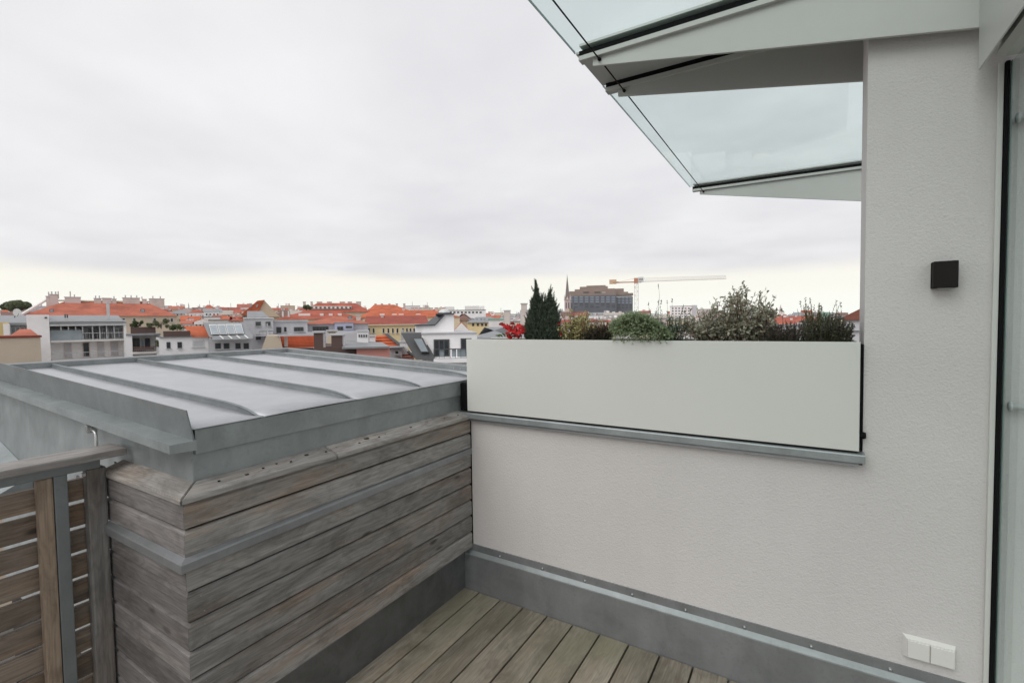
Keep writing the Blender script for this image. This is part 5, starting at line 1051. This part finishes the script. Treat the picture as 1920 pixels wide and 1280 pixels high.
# light green mound spilling over the rim
root, base = plant_root(1200, .04, 'dense rounded sage green bush spilling over the planter rim', 'shrub', 'mounded_bush')
lv, lf, sv, sf = [], [], [], []; gm = leafm('sage_green_leaf', (.14, .19, .10), (.40, .47, .29), .2)
for _ in range(2100):
    px = rg.gauss(1196, 30); 
    if px < 1146 or px > 1262: continue
    top = 590 + ((px-1192)/62.)**2*34; yy = rg.uniform(-.062, .16); low = 637 if yy < -.02 else 626; py = top + (low-top)*(rg.random()**1.05); 
    if py > 636 and yy > -.045: yy = -.052
    p = P_(px, py, yy); 
    out_ = Vector(((px-1196)/60., -.6-rg.random()*.6, (612-py)/30.)).normalized(); bd = (out_+rdir(rg, .3)*.7).normalized(); L_ = rg.uniform(.014, .026); strip(sv, sf, [p-bd*.03, p, p+bd*L_], .0012)
    for j in range(9):
        t = j/8.; an = j*2.4; sd_ = bd.orthogonal().normalized(); sd2 = bd.cross(sd_); dd = (sd_*math.cos(an)+sd2*math.sin(an)+bd*.9).normalized(); leaf(lv, lf, p+bd*L_*t, dd, bd, rg.uniform(.006, .0095), .0038, .1)
raw('foliage', lv, lf, gm, root, org=base); raw('stems', sv, sf, stem_g, root, org=base)
# rosemary like upright twigs with thin flower stalks
def wiry(name, px, y, tips, label, m, needle, dens, rg, tall=(), budm=None, w=.0013, spread=.02):
    root, base = plant_root(px, y, label, 'shrub', name); lv, lf, sv, sf = [], [], [], []
    for T in tips:
        st = Vector((base.x+(T.x-base.x)*.6+rg.uniform(-spread, spread), y+rg.uniform(-.04, .04), SZ-.005)); mid = st.lerp(T, .55)+Vector((rg.uniform(-.012, .012), 0, .0)); pts = [st*(1-t)**2+mid*2*t*(1-t)+T*t*t for t in [i/6 for i in range(7)]]; strip(sv, sf, pts, .0015)
        for k in range(dens):
            t = rg.uniform(.1, 1); j = min(int(t*6), 5); p = pts[j].lerp(pts[j+1], t*6-j); d = (pts[j+1]-pts[j]).normalized(); dd = (d*.8+rdir(rg, .2)).normalized(); i = len(lv); s = dd.cross(rdir(rg)).normalized()*w; e = p+dd*needle*rg.uniform(.6, 1.2)
            lv += [p-s*.6, p+s*.6, (p+e)/2+s, e, (p+e)/2-s]; lf.append((i, i+1, i+2, i+3, i+4))
    raw('foliage', lv, lf, m, root, org=base)
    bv, bf = [], []
    for (ax, ay, bx, by) in tall:
        A = P_(ax, ay, y); Bq = P_(bx, by, y); strip(sv, sf, [A, A.lerp(Bq, .5)+Vector((.004, 0, 0)), Bq], .0011)
        for k in range(10): leaf(bv, bf, Bq-Vector((0, 0, .011))+Vector((0, 0, .0022*k)), rdir(rg, .8), rdir(rg), .0062, .0045)
    raw('stems', sv, sf, stem_g, root, org=base)
    if tall: raw('flower_heads', bv, bf, budm, root, org=base)
    return root
bud = leafm('dry_flower', (.06, .05, .055), (.12, .10, .11), .1)
tips = [P_(rg.uniform(1214, 1292), 600+rg.uniform(-8, 20), rg.uniform(.02, .2)) for _ in range(90)] + [P_(1234, 562, .12), P_(1231, 578, .12), P_(1238, 574, .14), P_(1228, 584, .1), P_(1241, 582, .12), P_(1218, 580, .13), P_(1251, 584, .13), P_(1282, 573, .12), P_(1278, 585, .12), P_(1288, 590, .12)]
wiry('rosemary', 1240, .13, tips, 'upright needle leaved herb with thin flower stalks between the green mound and silvery shrub', leafm('rosemary_leaf', (.05, .085, .05), (.17, .22, .14), .1), .011, 46, rg, [(1235, 570, 1235, 537), (1222, 600, 1240, 567), (1250, 600, 1251, 566), (1258, 600, 1260, 563), (1215, 600, 1216, 569)], bud)
# silvery sage: the largest shrub
prof = [(1275, 600), (1290, 590), (1310, 590), (1330, 575), (1342, 563), (1352, 568), (1366, 560), (1382, 546), (1392, 556), (1402, 548), (1414, 552), (1424, 562), (1432, 574), (1440, 566), (1452, 574), (1446, 590), (1440, 604)]
tg = targets(rg, prof, .0, .22, 120) + [P_(1382, 543, .1), P_(1402, 546, .1), P_(1422, 552, .12), P_(1447, 566, .1), P_(1457, 576, .1), P_(1364, 562, .1), P_(1345, 564, .1), P_(1436, 580, .08), P_(1418, 566, .1)]
root, base = branchy('silvery_sage', 1365, .11, tg, 'largest shrub of the planter, silvery grey green oval leaves on arching twigs', leafm('silver_leaf', (.25, .255, .185), (.58, .56, .45), .3), stem_b, .019, .0095, 4, 10, rg, spread=.05)
lv, lf = [], []
for i in range(230):
    t = rg.choice(tg); p = t+Vector((rg.uniform(-.03, .03), rg.uniform(-.02, .02), rg.uniform(-.06, .0))); leaf(lv, lf, p, rdir(rg, .2), rdir(rg), rg.uniform(.012, .018), .007)
raw('reddish_leaves', lv, lf, leafm('reddish_leaf', (.22, .12, .09), (.36, .25, .19)), root, org=base)
# dark wiry heathers at the right end
hm_ = leafm('purple_brown_needles', (.06, .045, .045), (.17, .13, .12), .1)
tips = [P_(px_ := rg.uniform(1432, 1512), 606+abs(px_-1470)*.12+rg.uniform(-5, 18), rg.uniform(.0, .2)) for _ in range(150)]
wiry('wiry_heather', 1470, .1, tips, 'low purple brown wiry heather between the silvery sage and the lavender', hm_, .009, 60, rg)
tips = [P_(px_ := rg.uniform(1500, 1603), 590+max(0, px_-1575)*.75+max(0, 1520-px_)*.7+rg.uniform(-5, 26), rg.uniform(-.01, .2)) for _ in range(210)]
lav = [(x_-rg.uniform(-4, 4), y_+34, x_, y_) for x_, y_ in ((1510, 562), (1519, 564), (1501, 569), (1536, 571), (1540, 578), (1568, 568), (1576, 571), (1526, 577), (1515, 576))]
wiry('lavender', 1550, .1, tips, 'dark brown green lavender bush with dry flower stalks next to the pillar', leafm('dark_lavender_leaf', (.05, .048, .036), (.17, .155, .12), .1), .011, 62, rg, lav, bud)
tips = [P_(px_ := rg.choice((1508, 1512, 1518, 1535, 1538, 1568, 1574, 1522))+rg.uniform(-3, 3), rg.uniform(568, 588), .1) for _ in range(34)]
wiry('lavender_shoots', 1530, .12, tips, 'taller pale rusty lavender shoots rising above the dark bush', leafm('rusty_shoot', (.20, .12, .07), (.34, .27, .17), .2), .009, 40, rg)
# ================================================================== HAZE
hz = bpy.data.materials.new('thin_city_haze'); hz.use_nodes = True; hz.node_tree.nodes.clear(); n, L = nt(hz.node_tree)
vo_ = n('VolumePrincipled', {'Color': (.93, .95, 1., 1), 'Density': .00010, 'Anisotropy': .1})
o_ = n('OutputMaterial'); L.new(vo_.outputs[0], o_.inputs['Volume'])
tag(box('haze', -1700, 1700, -1700, 1700, -23, 110, hz), kind='stuff')
